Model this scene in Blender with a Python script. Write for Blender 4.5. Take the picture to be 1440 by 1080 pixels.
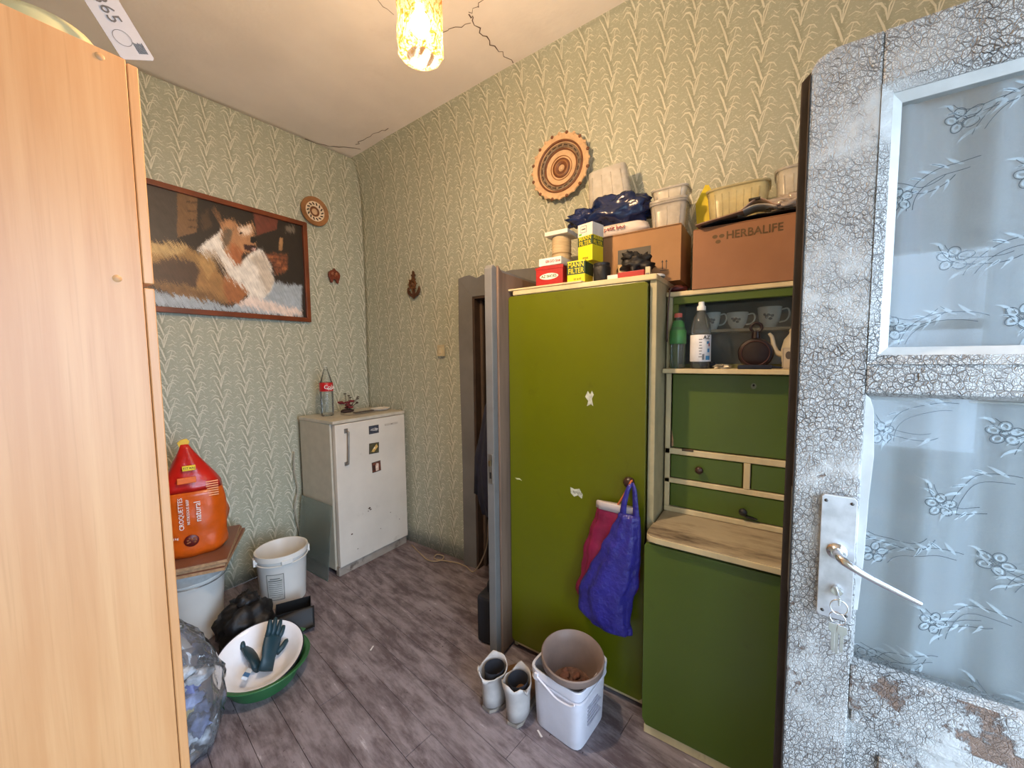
import bpy, bmesh, math, random
import numpy as np
from mathutils import Vector, Matrix, noise
for o in list(bpy.data.objects): bpy.data.objects.remove(o, do_unlink=True)
scene = bpy.context.scene
COL = scene.collection
PI = math.pi
random.seed(7)

# ------------------------------------------------------------------ camera
cd = bpy.data.cameras.new('camera'); cam = bpy.data.objects.new('camera', cd); COL.objects.link(cam)
YAW, PITCH, ROLL, FPX = math.radians(55.93), math.radians(4.08), math.radians(-.605), 542.9
_F = Vector((math.sin(YAW)*math.cos(PITCH), math.cos(YAW)*math.cos(PITCH), -math.sin(PITCH)))
_R = Vector((math.cos(YAW), -math.sin(YAW), 0)); _U = _R.cross(_F)
R2 = _R*math.cos(ROLL)+_U*math.sin(ROLL); U2 = -_R*math.sin(ROLL)+_U*math.cos(ROLL)
cam.matrix_world = Matrix(((R2.x, U2.x, -_F.x, 0), (R2.y, U2.y, -_F.y, 0), (R2.z, U2.z, -_F.z, 1.45), (0, 0, 0, 1)))
cd.sensor_width = 36; cd.lens = FPX/1440*36; cd.clip_start = .02
scene.camera = cam

# ------------------------------------------------------------------ world, lights, exposure
w = bpy.data.worlds.new('sky'); scene.world = w; w.use_nodes = True
bg = w.node_tree.nodes['Background']; bg.inputs[0].default_value = (.57, .75, 1.0, 1); bg.inputs[1].default_value = 9.5
scene.view_settings.view_transform = 'Standard'; scene.view_settings.look = 'None'
scene.view_settings.gamma = 1; scene.view_settings.use_curve_mapping = False
scene.view_settings.exposure = 0.5
def portal(name, loc, rot, sx, sy):
    l = bpy.data.lights.new(name, 'AREA'); l.shape = 'RECTANGLE'; l.size = sx; l.size_y = sy
    l.cycles.is_portal = True
    o = bpy.data.objects.new(name, l); COL.objects.link(o); o.location = loc; o.rotation_euler = rot
DOOR_X0, DOOR_X1, DOOR_Z = -.30, 1.06, 2.12
portal('doorway_daylight', ((DOOR_X0+DOOR_X1)/2, -1.0, DOOR_Z/2), (PI/2, 0, 0), DOOR_X1-DOOR_X0, DOOR_Z)
WIN = (-.80, -.25, .95, 1.95)
portal('window_daylight', (-.40, -.525, 1.45), (PI/2, 0, -PI/2), .55, 1.0)

# ------------------------------------------------------------------ helpers: materials
def lin(c):
    if isinstance(c, str): c = [int(c[i:i+2], 16) for i in (0, 2, 4)]
    return tuple((v/255/12.92 if v/255 <= .04045 else ((v/255+.055)/1.055)**2.4) for v in c)
def newmat(name):
    m = bpy.data.materials.new(name); m.use_nodes = True
    return m, m.node_tree, m.node_tree.nodes['Principled BSDF']
class NT:
    """small wrapper to write node graphs briefly"""
    def __init__(s, t): s.t = t
    def n(s, typ, **k):
        nd = s.t.nodes.new(typ)
        for a, v in k.items(): setattr(nd, a, v)
        return nd
    def put(s, sock, v):
        if isinstance(v, bpy.types.NodeSocket): s.t.links.new(v, sock)
        elif v is not None: sock.default_value = v
    def math(s, op, a, b=None, c=None, clamp=False):
        nd = s.n('ShaderNodeMath', operation=op, use_clamp=clamp)
        for i, v in enumerate((a, b, c)): s.put(nd.inputs[i], v)
        return nd.outputs[0]
    def vmath(s, op, a, b=None, scale=None, out=0):
        nd = s.n('ShaderNodeVectorMath', operation=op); s.put(nd.inputs[0], a); s.put(nd.inputs[1], b)
        if scale is not None: s.put(nd.inputs['Scale'], scale)
        return nd.outputs[out]
    def noise(s, vec, scale, detail=3, rough=.55, dist=0):
        nd = s.n('ShaderNodeTexNoise'); s.put(nd.inputs['Vector'], vec); nd.inputs['Scale'].default_value = scale
        nd.inputs['Detail'].default_value = detail; nd.inputs['Roughness'].default_value = rough; nd.inputs['Distortion'].default_value = dist
        return nd.outputs[0]
    def vor(s, vec, scale, feature='F1'):
        nd = s.n('ShaderNodeTexVoronoi', feature=feature); s.put(nd.inputs['Vector'], vec); nd.inputs['Scale'].default_value = scale
        return nd.outputs['Distance']
    def ss(s, v, a, b):
        nd = s.n('ShaderNodeMapRange', interpolation_type='SMOOTHSTEP'); s.put(nd.inputs[0], v)
        s.put(nd.inputs[1], a); s.put(nd.inputs[2], b); return nd.outputs[0]
    def mix(s, f, a, b, blend='MIX'):
        nd = s.n('ShaderNodeMix', data_type='RGBA', blend_type=blend); s.put(nd.inputs[0], f)
        for i, v in ((6, a), (7, b)):
            s.put(nd.inputs[i], v if isinstance(v, bpy.types.NodeSocket) else (*v[:3], 1))
        return nd.outputs[2]
    def bump(s, h, strength=.3, dist=.002, normal=None):
        nd = s.n('ShaderNodeBump'); s.put(nd.inputs['Height'], h); nd.inputs['Strength'].default_value = strength
        nd.inputs['Distance'].default_value = dist
        if normal is not None: s.put(nd.inputs['Normal'], normal)
        return nd.outputs[0]
    def obj(s): return s.n('ShaderNodeTexCoord').outputs['Object']
    def geo(s): return s.n('ShaderNodeNewGeometry').outputs['Position']
    def uv(s): return s.n('ShaderNodeTexCoord').outputs['UV']
    def scale(s, v, sc):
        nd = s.n('ShaderNodeMapping'); s.put(nd.inputs[0], v); nd.inputs['Scale'].default_value = sc; return nd.outputs[0]
MATS = {}
def M(name, col, rough=.5, metal=0, var=.12, scale=14, bump=.0, bscale=60, bdist=.002, dirt=None, dirt_amt=.5, stretch=(1, 1, 1), spec=.5, sheen=0, dscale=5):
    """plain procedural material: base colour with soft noise variation, optional dirt patches and fine relief"""
    if name in MATS: return MATS[name]
    m, t, b = newmat(name); N = NT(t); c = lin(col)
    p = N.scale(N.obj(), stretch)
    nz = N.noise(p, scale, 4)
    lo = tuple(v*(1-var) for v in c); hi = tuple(min(1, v*(1+var)) for v in c)
    out = N.mix(N.ss(nz, .3, .7), lo, hi)
    if dirt:
        d = N.noise(p, dscale, 6, .65); out = N.mix(N.ss(d, 1-dirt_amt, 1.05-dirt_amt*.6), out, lin(dirt))
    N.put(b.inputs['Base Color'], out)
    b.inputs['Roughness'].default_value = rough; b.inputs['Metallic'].default_value = metal
    b.inputs['Specular IOR Level'].default_value = spec
    if bump: N.put(b.inputs['Normal'], N.bump(N.noise(p, bscale, 4), bump, bdist))
    MATS[name] = m; return m
def clear(name, col, opacity=.2, rough=.1, gloss=.25):
    """thin clear plastic / glass sheet"""
    if name in MATS: return MATS[name]
    m, t, b = newmat(name); N = NT(t); c = lin(col)
    tr = N.n('ShaderNodeBsdfTransparent'); tr.inputs[0].default_value = (*[v*.35+.65*max(c) for v in c], 1) if max(c) > .5 else (*c, 1)
    b.inputs['Base Color'].default_value = (*c, 1); b.inputs['Roughness'].default_value = rough
    nz = N.noise(N.obj(), 25, 3)
    fac = N.math('MULTIPLY_ADD', N.ss(nz, .35, .75), opacity*.25, opacity*.87)
    mx = N.n('ShaderNodeMixShader'); N.put(mx.inputs[0], fac); t.links.new(tr.outputs[0], mx.inputs[1]); t.links.new(b.outputs[0], mx.inputs[2])
    gl = N.n('ShaderNodeBsdfGlossy'); gl.inputs['Roughness'].default_value = rough
    lw = N.n('ShaderNodeFresnel'); lw.inputs[0].default_value = 1.35
    mx2 = N.n('ShaderNodeMixShader'); N.put(mx2.inputs[0], N.math('MULTIPLY', lw.outputs[0], gloss*2, clamp=True))
    t.links.new(mx.outputs[0], mx2.inputs[1]); t.links.new(gl.outputs[0], mx2.inputs[2])
    t.links.new(mx2.outputs[0], t.nodes['Material Output'].inputs[0])
    MATS[name] = m; return m

# ------------------------------------------------------------------ helpers: geometry
class MB:
    def __init__(s): s.v = []; s.f = []; s.uv = {}
    def add(s, vs, fs):
        k = len(s.v); s.v += [tuple(p) for p in vs]; s.f += [tuple(i+k for i in f) for f in fs]; return s
    def box(s, x0, x1, y0, y1, z0, z1, M_=None):
        vs = [Vector((x, y, z)) for z in (z0, z1) for y in (y0, y1) for x in (x0, x1)]
        if M_ is not None: vs = [M_ @ p for p in vs]
        return s.add(vs, [(0, 2, 3, 1), (4, 5, 7, 6), (0, 1, 5, 4), (2, 6, 7, 3), (0, 4, 6, 2), (1, 3, 7, 5)])
    def prism(s, poly, d, right=(1, 0, 0), up=(0, 0, 1), o=(0, 0, 0)):
        """polygon in (right, up) coordinates, extruded by d along right x up"""
        r, u, o = Vector(right), Vector(up), Vector(o); n = r.cross(u)
        k = len(poly); vs = [o+r*a+u*b for a, b in poly]+[o+r*a+u*b+n*d for a, b in poly]
        fs = [tuple(range(k))[::-1], tuple(range(k, 2*k))]+[(i, (i+1) % k, k+(i+1) % k, k+i) for i in range(k)]
        return s.add(vs, fs)
    def lathe(s, prof, n=32, c=(0, 0, 0), M_=None, wob=None):
        """profile [(r,z)...] around z"""
        vs = []
        for j, (r, z) in enumerate(prof):
            for i in range(n):
                a = 2*PI*i/n; rr = r*(1+(wob(a, j) if wob else 0))
                p = Vector((c[0]+rr*math.cos(a), c[1]+rr*math.sin(a), c[2]+z)); vs.append(M_ @ p if M_ is not None else p)
        fs = [(j*n+i, j*n+(i+1) % n, (j+1)*n+(i+1) % n, (j+1)*n+i) for j in range(len(prof)-1) for i in range(n)]
        return s.add(vs, fs)
    def loft(s, rings, n=28, cap0=True, cap1=True, fn=None, pw=2.0):
        """rings [(cx,cy,cz,rx,ry)], superellipse power pw; fn(j,a)->radial factor"""
        vs = []
        for j, (cx, cy, cz, rx, ry) in enumerate(rings):
            for i in range(n):
                a = 2*PI*i/n; ca, sa = math.cos(a), math.sin(a)
                k = 1/((abs(ca)**pw+abs(sa)**pw)**(1/pw)); k *= (1+(fn(j, a) if fn else 0))
                vs.append((cx+rx*k*ca, cy+ry*k*sa, cz))
        fs = [(j*n+i, j*n+(i+1) % n, (j+1)*n+(i+1) % n, (j+1)*n+i) for j in range(len(rings)-1) for i in range(n)]
        if cap0: fs.append(tuple(range(n))[::-1])
        if cap1: fs.append(tuple(range((len(rings)-1)*n, len(rings)*n)))
        return s.add(vs, fs)
    def tube(s, pts, r, n=8, caps=True):
        pts = [Vector(p) for p in pts]; rs = r if isinstance(r, (list, tuple)) else [r]*len(pts)
        vs = []; prev = None
        for i, p in enumerate(pts):
            t = (pts[min(i+1, len(pts)-1)]-pts[max(i-1, 0)]).normalized()
            if prev is None: a = Vector((0, 0, 1)) if abs(t.z) < .9 else Vector((1, 0, 0)); u = t.cross(a).normalized()
            else: u = (prev-t*prev.dot(t)).normalized()
            prev = u; v = t.cross(u)
            vs += [p+(u*math.cos(2*PI*k/n)+v*math.sin(2*PI*k/n))*rs[i] for k in range(n)]
        fs = [(j*n+i, j*n+(i+1) % n, (j+1)*n+(i+1) % n, (j+1)*n+i) for j in range(len(pts)-1) for i in range(n)]
        if caps: fs += [tuple(range(n))[::-1], tuple(range((len(pts)-1)*n, len(pts)*n))]
        return s.add(vs, fs)
    def ribbon(s, pts, wd, nrm):
        """flat strip along pts, width wd, lying in plane with normal nrm"""
        pts = [Vector(p) for p in pts]; nn = Vector(nrm); vs = []
        ws = wd if isinstance(wd, (list, tuple)) else [wd]*len(pts)
        for i, p in enumerate(pts):
            t = (pts[min(i+1, len(pts)-1)]-pts[max(i-1, 0)]).normalized(); u = nn.cross(t).normalized()
            vs += [p+u*ws[i]/2, p-u*ws[i]/2]
        return s.add(vs, [(2*i, 2*i+1, 2*i+3, 2*i+2) for i in range(len(pts)-1)])
    def grid(s, fn, nu, nv):
        vs = [fn(i/nu, j/nv) for j in range(nv+1) for i in range(nu+1)]
        return s.add(vs, [(j*(nu+1)+i, j*(nu+1)+i+1, (j+1)*(nu+1)+i+1, (j+1)*(nu+1)+i) for j in range(nv) for i in range(nu)])
    def blob(s, c, r, amp=.15, seed=0, nu=28, nv=18, pw=2.0, fscale=2.2, flat=None):
        """crumpled closed lump; flat = lowest z allowed"""
        def P(a, b):
            x, y, z = math.cos(a)*math.sin(b), math.sin(a)*math.sin(b), -math.cos(b)
            k = 1/((abs(x)**pw+abs(y)**pw+abs(z)**pw)**(1/pw)); d = Vector((x, y, z))*k
            q = d*fscale+Vector((seed*3.1, seed*1.7, seed))
            k2 = 1+amp*(noise.noise(q)+.5*abs(noise.noise(q*2.3))-.1+.35*noise.noise(q*5.1))
            p = Vector((c[0]+d.x*r[0]*k2, c[1]+d.y*r[1]*k2, c[2]+d.z*r[2]*k2))
            if flat is not None and p.z < flat: p.z = flat+.0005
            return p
        vs = [P(0, 0)]+[P(2*PI*i/nu, PI*j/nv) for j in range(1, nv) for i in range(nu)]+[P(0, PI)]
        fs = [(0, 1+(i+1) % nu, 1+i) for i in range(nu)]
        fs += [(1+j*nu+i, 1+j*nu+(i+1) % nu, 1+(j+1)*nu+(i+1) % nu, 1+(j+1)*nu+i) for j in range(nv-2) for i in range(nu)]
        L = len(vs)-1; b = 1+(nv-2)*nu; fs += [(b+i, b+(i+1) % nu, L) for i in range(nu)]
        return s.add(vs, fs)
    def build(s, name, mat, parent=None, smooth=False, bevel=0, seg=2, solid=0, sub=0):
        me = bpy.data.meshes.new(name); me.from_pydata(s.v, [], s.f); me.validate(); me.update()
        bm = bmesh.new(); bm.from_mesh(me); bmesh.ops.remove_doubles(bm, verts=bm.verts, dist=1e-5); bmesh.ops.recalc_face_normals(bm, faces=bm.faces)
        if bevel: bmesh.ops.bevel(bm, geom=list(bm.edges), offset=bevel, segments=seg, affect='EDGES', profile=.6)
        bm.to_mesh(me); bm.free()
        me.materials.append(mat)
        if smooth:
            for p in me.polygons: p.use_smooth = True
        o = bpy.data.objects.new(name, me); COL.objects.link(o)
        if parent is not None: o.parent = parent
        if solid:
            md = o.modifiers.new('thickness', 'SOLIDIFY'); md.thickness = solid; md.offset = 0
        if sub:
            md = o.modifiers.new('smooth', 'SUBSURF'); md.levels = sub; md.render_levels = sub
        if smooth == 'auto': 
            for p in me.polygons: p.use_smooth = True
            me.set_sharp_from_angle(angle=math.radians(38))
        return o
def tag(o, label, cat, group=None):
    o['label'] = label; o['category'] = cat
    if group: o['group'] = group
    return o
def thing(name, label, cat, loc=(0, 0, 0), rz=0, group=None, rot=None):
    o = bpy.data.objects.new(name, None); COL.objects.link(o); o.empty_display_size = .05
    o.location = loc; o.rotation_euler = rot if rot else (0, 0, rz)
    return tag(o, label, cat, group)
def struct(o): o['kind'] = 'structure'; return o
def box(name, mat, parent, x0, x1, y0, y1, z0, z1, bevel=.0015, seg=1): return MB().box(x0, x1, y0, y1, z0, z1).build(name, mat, parent, bevel=bevel, seg=seg)
def text(body, size, o, right, up, mat, parent, name='lettering', align='CENTER', depth=.0004, bold=0, sx=1.0, spacing=1.0):
    cu = bpy.data.curves.new(name, 'FONT'); cu.body = body; cu.size = size; cu.align_x = align; cu.align_y = 'CENTER'
    cu.extrude = depth; cu.offset = bold*size; cu.resolution_u = 2; cu.space_character = spacing; cu.space_line = .85
    ob = bpy.data.objects.new(name+'_tmp', cu); COL.objects.link(ob)
    dg = bpy.context.evaluated_depsgraph_get(); me = bpy.data.meshes.new_from_object(ob.evaluated_get(dg))
    bpy.data.objects.remove(ob); bpy.data.curves.remove(cu)
    r, u = Vector(right).normalized(), Vector(up).normalized(); n = r.cross(u)
    me.transform(Matrix(((r.x*sx, u.x, n.x, o[0]), (r.y*sx, u.y, n.y, o[1]), (r.z*sx, u.z, n.z, o[2]), (0, 0, 0, 1))))
    me.materials.clear(); me.materials.append(mat)
    me.name = name; ob = bpy.data.objects.new(name, me); COL.objects.link(ob); ob.parent = parent
    return ob
def smoothpts(pts, k=6):
    """Catmull-Rom through points"""
    P = [Vector(p) for p in pts]; P = [P[0]*2-P[1]]+P+[P[-1]*2-P[-2]]; out = []
    for i in range(1, len(P)-2):
        for j in range(k):
            t = j/k; a, b, c, d = P[i-1:i+3]
            out.append(.5*((2*b)+(c-a)*t+(2*a-5*b+4*c-d)*t*t+(3*b-3*c+d-a)*t**3))
    return out+[P[-2]]
MX, MY, MZ = (-1, 0, 0), (0, -1, 0), (0, 0, 1)
RB = (0, -1, 0)   # reading direction on faces that look towards -X

# ================================================================== THE SETTING
XB, YA, XL, YR = 2.0, 2.81, -.35, -.95          # right wall, back wall, left wall, rear wall
OY0, OY1, OZ = 1.10, 1.64, 1.84                 # inner doorway in the right wall
def zc(x, y): return 3.0+.041*(x-1.9)+.045*(2.81-y)

def wallpaper():
    # node group: soft stroke along a segment a-b
    g = bpy.data.node_groups.new('stroke', 'ShaderNodeTree')
    for nm, tp in (('P', 'NodeSocketVector'), ('A', 'NodeSocketVector'), ('BA', 'NodeSocketVector'), ('W0', 'NodeSocketFloat'), ('W1', 'NodeSocketFloat')):
        g.interface.new_socket(nm, in_out='INPUT', socket_type=tp)
    g.interface.new_socket('Mask', in_out='OUTPUT', socket_type='NodeSocketFloat')
    G = NT(g); gi = G.n('NodeGroupInput'); go = G.n('NodeGroupOutput'); I = gi.outputs
    pa = G.vmath('SUBTRACT', I['P'], I['A'])
    h = G.math('DIVIDE', G.vmath('DOT_PRODUCT', pa, I['BA'], out=1), G.vmath('DOT_PRODUCT', I['BA'], I['BA'], out=1), clamp=True)
    d = G.vmath('LENGTH', G.vmath('SUBTRACT', pa, G.vmath('SCALE', I['BA'], scale=h)), out=1)
    wd = G.math('MULTIPLY_ADD', h, G.math('SUBTRACT', I['W1'], I['W0']), I['W0'])
    q = G.math('DIVIDE', d, wd)
    g.links.new(G.ss(q, 1.15, .55), go.inputs[0])
    m, t, b = newmat('wallpaper'); N = NT(t)
    uv = N.uv()
    wob = N.noise(uv, 9, 2); 
    sep = N.n('ShaderNodeSeparateXYZ'); N.put(sep.inputs[0], uv)
    x = N.math('DIVIDE', sep.outputs[0], .128)
    col = N.math('FLOOR', x)
    xx = N.math('SUBTRACT', N.math('SUBTRACT', x, col), .5)
    y = N.math('ADD', N.math('DIVIDE', sep.outputs[1], .137), N.math('MULTIPLY', col, .37))
    y = N.math('ADD', y, N.math('MULTIPLY', wob, .12))
    def window(lo):
        c = N.n('ShaderNodeCombineXYZ'); N.put(c.inputs[0], xx)
        N.put(c.inputs[1], N.math('ADD', N.math('FRACT', N.math('SUBTRACT', y, lo)), lo)); return c.outputs[0]
    w1, w2 = window(-.06), window(-.55)
    lines = []
    def poly(win, pts, w):
        for i in range(len(pts)-1):
            lines.append((win, pts[i], pts[i+1], w[i], w[i+1]))
    poly(w1, [(.0, .0), (.13, .42), (.27, .88)], [.030, .024, .012])                       # straight right blade
    poly(w1, [(.0, .02), (.03, .34), (.11, .52), (.23, .58), (.34, .46)], [.02, .03, .032, .026, .008])
    poly(w1, [(.0, .0), (-.05, .30), (-.15, .48), (-.28, .52), (-.42, .40)], [.024, .036, .044, .034, .008])
    poly(w2, [(.03, -.50), (-.08, -.12), (-.26, .34)], [.045, .05, .014])                    # broad left blade
    poly(w2, [(.10, -.20), (.22, -.10), (.34, -.14), (.42, -.26)], [.014, .026, .026, .008])
    poly(w2, [(.14, -.38), (.30, -.32), (.44, -.42)], [.014, .024, .008])
    poly(w2, [(.16, .10), (.30, .16), (.44, .06)], [.010, .02, .008])
    poly(w2, [(-.10, -.42), (-.24, -.34), (-.40, -.44)], [.012, .022, .008])
    poly(w1, [(.30, .30), (.38, .20), (.46, .22)], [.008, .016, .008])
    poly(w2, [(-.46, -.16), (-.34, -.10), (-.22, -.24)], [.01, .024, .01])
    acc = None
    for win, a, c, wa, wb in lines:
        nd = N.n('ShaderNodeGroup', node_tree=g); N.put(nd.inputs[0], win)
        nd.inputs[1].default_value = (*a, 0); nd.inputs[2].default_value = (c[0]-a[0], c[1]-a[1], 0)
        nd.inputs[3].default_value = wa*.66+.002; nd.inputs[4].default_value = wb*.66+.002
        acc = nd.outputs[0] if acc is None else N.math('MAXIMUM', acc, nd.outputs[0])
    fine = N.n('ShaderNodeTexNoise'); N.put(fine.inputs['Vector'], N.scale(uv, (1, 1.6, 1))); fine.inputs['Scale'].default_value = 75
    fine.inputs['Detail'].default_value = 2; fine.inputs['Distortion'].default_value = 1.2
    fill = N.ss(fine.outputs[0], .53, .66)                                                   # small leafy filler print
    stems = N.math('MULTIPLY', N.ss(N.math('ABSOLUTE', N.math('ADD', xx, .05)), .2, .04), .6)
    big = N.noise(uv, 1.3, 4)
    base = N.mix(big, lin('9a9d8a'), lin('a8aa97'))
    base = N.mix(stems, base, lin('8a8d78'))
    base = N.mix(N.math('MULTIPLY', fill, .5), base, lin('c4c3af'))
    ink = N.math('MULTIPLY', acc, N.math('MULTIPLY_ADD', N.noise(uv, 22, 2), .8, .36, clamp=True))
    out = N.mix(ink, base, lin('d8d5c2'))
    grime = N.ss(N.noise(uv, 2.2, 6, .65), .56, .85)
    low = N.ss(sep.outputs[1], .75, .0)
    out = N.mix(N.math('MULTIPLY', grime, N.math('MULTIPLY_ADD', low, .5, .16)), out, lin('6d604a'))
    N.put(b.inputs['Base Color'], out); b.inputs['Roughness'].default_value = .55
    N.put(b.inputs['Normal'], N.bump(N.math('ADD', acc, N.math('MULTIPLY', big, 6)), .35, .0015))
    return m
PAPER = wallpaper()

def uvmesh(name, V, F, UV, mat, smooth=True):
    me = bpy.data.meshes.new(name); me.from_pydata(V, [], F); me.update()
    lay = me.uv_layers.new(name='UVMap')
    for lp in me.loops: lay.data[lp.index].uv = UV[lp.vertex_index]
    me.materials.append(mat)
    for p in me.polygons: p.use_smooth = smooth
    o = bpy.data.objects.new(name, me); COL.objects.link(o); return o

def paper_wall(name, us, pt, cove, hole=None, u0=0):
    """papered wall: columns at us, pt(u, inset, z) -> world; a soft cove at the top; hole=(ua,ub,z)"""
    rows = [(0, k*2.62/18) for k in range(19)]
    if hole: rows = sorted(set(rows+[(0, hole[2])]), key=lambda r: r[1])
    k0 = len(rows); V, F, UV = [], [], []
    for u in us:
        top = zc(*pt(u, cove, 0)[:2]); L = list(rows); n = 9
        for k in range(1, n+1):
            a = k/n*PI/2; L.append((cove*(1-math.cos(a)), 2.62+(top-2.62)*math.sin(a)))
        s = 0; pr = None
        for ins, z in L:
            if pr: s += math.hypot(ins-pr[0], z-pr[1])
            pr = (ins, z)
            d = .010*noise.noise(Vector((u*1.3+5*cove, z*1.1, 2)))+.004*noise.noise(Vector((u*4, z*4, 9*cove)))
            if z < .01 or z > 2.9: d *= .3
            p = pt(u, ins+max(-.004, d), z); V.append(p); UV.append((u+u0, s))
    R = len(rows)+9
    for i in range(len(us)-1):
        for j in range(R-1):
            if hole and j+1 < k0 and us[i] >= hole[0]-1e-4 and us[i+1] <= hole[1]+1e-4 and rows[j+1][1] <= hole[2]+1e-4: continue
            F.append((i*R+j, (i+1)*R+j, (i+1)*R+j+1, i*R+j+1))
    o = uvmesh(name, V, F, UV, PAPER)
    md = o.modifiers.new('thickness', 'SOLIDIFY'); md.thickness = .006; md.offset = -1
    return struct(o)
def lins(a, b, n): return [a+(b-a)*k/n for k in range(n+1)]
paper_wall('wall_back', lins(XL-.02, XB+.05, 42), lambda u, i, z: (u, YA-i, z), .04)
usB = sorted(set([round(u, 4) for u in lins(YR, OY0, 36)+lins(OY0, OY1, 8)+lins(OY1, YA+.02, 20)]))
paper_wall('wall_right', [-u for u in usB[::-1]], lambda u, i, z: (XB-i, -u, z), .11, hole=(-OY1, -OY0, OZ), u0=10)

PLASTER = M('ceiling_plaster', 'e9e1da', .7, var=.05, scale=2.2, bump=.35, bscale=5, bdist=.02, dirt='d6cbc2', dirt_amt=.40, dscale=1.6)
V, F = [], []; nx, ny = 30, 46
for j in range(ny+1):
    for i in range(nx+1):
        x = XL+(XB-XL)*i/nx; y = YR+(YA-YR)*j/ny
        V.append((x, y, zc(x, y)+.012*noise.noise(Vector((x*1.4, y*1.4, 3.3))) if 0 < i < nx and 0 < j < ny else zc(x, y)))
F = [(j*(nx+1)+i, (j+1)*(nx+1)+i, (j+1)*(nx+1)+i+1, j*(nx+1)+i+1) for j in range(ny) for i in range(nx)]
ceil = struct(uvmesh('ceiling', V, F, [(v[0], v[1]) for v in V], PLASTER))
md = ceil.modifiers.new('thickness', 'SOLIDIFY'); md.thickness = .05; md.offset = -1
CRACK = M('crack_dark', '5a4a40', .9)
def crack(pts, wd=.005):
    P = []
    for a, b in zip(pts[:-1], pts[1:]):
        for k in range(6):
            t = k/6; x, y = a[0]+(b[0]-a[0])*t, a[1]+(b[1]-a[1])*t
            P.append((x+random.uniform(-.012, .012), y+random.uniform(-.012, .012)))
    P.append(pts[-1])
    Q = [(x, y, zc(x, y)-.012-.006) for x, y in P]
    Q = [(x, y, zc(x, y)+.012*noise.noise(Vector((x*1.4, y*1.4, 3.3)))-.003) for x, y in P]
    MB().ribbon(Q, [wd*random.uniform(.35, 1.1) for _ in Q], (0, 0, 1)).build('crack', CRACK, ceil, solid=.001)

# floor: worn painted planks laid a little askew
def floor_mat():
    m, t, b = newmat('worn_floor_paint'); N = NT(t); p = N.geo()
    mp = N.n('ShaderNodeMapping', vector_type='POINT'); N.put(mp.inputs[0], p); mp.inputs['Rotation'].default_value = (0, 0, math.radians(7.5))
    q = mp.outputs[0]
    long_ = N.noise(N.scale(q, (1, .18, 1)), 26, 8, .7)
    patch = N.noise(N.scale(q, (1, .42, 1)), 9, 10, .74, .5)
    grain = N.noise(N.scale(q, (1, .05, 1)), 120, 4)
    dust = N.noise(p, 1.7, 5, .6)
    f = N.math('ADD', N.math('MULTIPLY', patch, .48), N.math('MULTIPLY', long_, .52))
    c = N.mix(N.ss(f, .40, .59), lin('53464a'), lin('8a8084'))
    c = N.mix(N.math('MULTIPLY', N.ss(grain, .5, .75), .25), c, lin('342824'))
    c = N.mix(N.ss(long_, .62, .72), c, lin('b4acb0'))
    c = N.mix(N.math('MULTIPLY', N.ss(dust, .45, .7), .35), c, lin('877d80'))
    spot = N.noise(p, 38, 3); c = N.mix(N.ss(spot, .70, .74), c, lin('2c2220'))
    N.put(b.inputs['Base Color'], c)
    N.put(b.inputs['Roughness'], N.math('MULTIPLY_ADD', long_, .35, .36))
    N.put(b.inputs['Normal'], N.bump(N.math('ADD', long_, N.math('MULTIPLY', grain, .5)), .3, .003))
    return m
FLOORM = floor_mat()
fl = struct(MB().box(XL-.1, 3.0, YR-.1, YA+.05, -.06, -.006).build('floor', M('floor_gap', '2e2422', .9)))
def clip(poly, a, b, c):
    """keep a*x+b*y<=c"""
    out = []
    for i in range(len(poly)):
        p, q = poly[i], poly[(i+1) % len(poly)]; dp, dq = a*p[0]+b*p[1]-c, a*q[0]+b*q[1]-c
        if dp <= 0: out.append(p)
        if dp*dq < 0: t = dp/(dp-dq); out.append((p[0]+(q[0]-p[0])*t, p[1]+(q[1]-p[1])*t))
    return out
ang = math.radians(7.5); ca, sa = math.cos(ang), math.sin(ang); PW = .118
k = 0
for i in range(-16, 40):
    s0, s1 = i*PW+.0009, (i+1)*PW-.0009
    joint = random.uniform(-.2, 2.4)
    for l0, l1 in ((-4, joint-.001), (joint+.001, 6)):
        poly = [(ca*s+sa*l, -sa*s+ca*l) for s, l in ((s0, l0), (s1, l0), (s1, l1), (s0, l1))]
        for a, b, c in ((1, 0, 2.95), (-1, 0, -XL), (0, 1, YA), (0, -1, -YR)):
            poly = clip(poly, a, b, c)
            if not poly: break
        if len(poly) < 3: continue
        # inside the hall only the strip behind the inner doorway is needed
        if min(p[0] for p in poly) > XB: poly = clip(clip(poly, 0, 1, 2.2), 0, -1, -.85)
        if len(poly) < 3: continue
        dz = random.uniform(-.0012, 0)
        MB().prism([(p[0], p[1]) for p in poly], .0055+dz, (1, 0, 0), (0, 1, 0), (0, 0, -.0055)).build('plank', FLOORM, fl)

# rear wall with the outside doorway the light comes through, threshold and ground outside
PLAIN = M('rear_wall_paint', 'a8a896', .8, var=.06)
rw = MB(); rw.box(XL, DOOR_X0, YR-.2, YR, 0, 3.2); rw.box(DOOR_X1, XB, YR-.2, YR, 0, 3.2); rw.box(DOOR_X0, DOOR_X1, YR-.2, YR, DOOR_Z, 3.2)
struct(rw.build('wall_front', PLAIN))
lw = MB(); lw.box(XL-.2, XL, YR-.2, WIN[0], 0, 3.2); lw.box(XL-.2, XL, WIN[1], YA+.02, 0, 3.2); lw.box(XL-.2, XL, WIN[0], WIN[1], 0, WIN[2]); lw.box(XL-.2, XL, WIN[0], WIN[1], WIN[3], 3.2)
struct(lw.build('wall_left', PLAIN))
w1 = bpy.data.objects.new('window_1', None); COL.objects.link(w1); struct(w1); w1.location = (XL-.12, 0, 0)
WFR = M('window_frame_paint', 'd2d0c8', .5)
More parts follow.
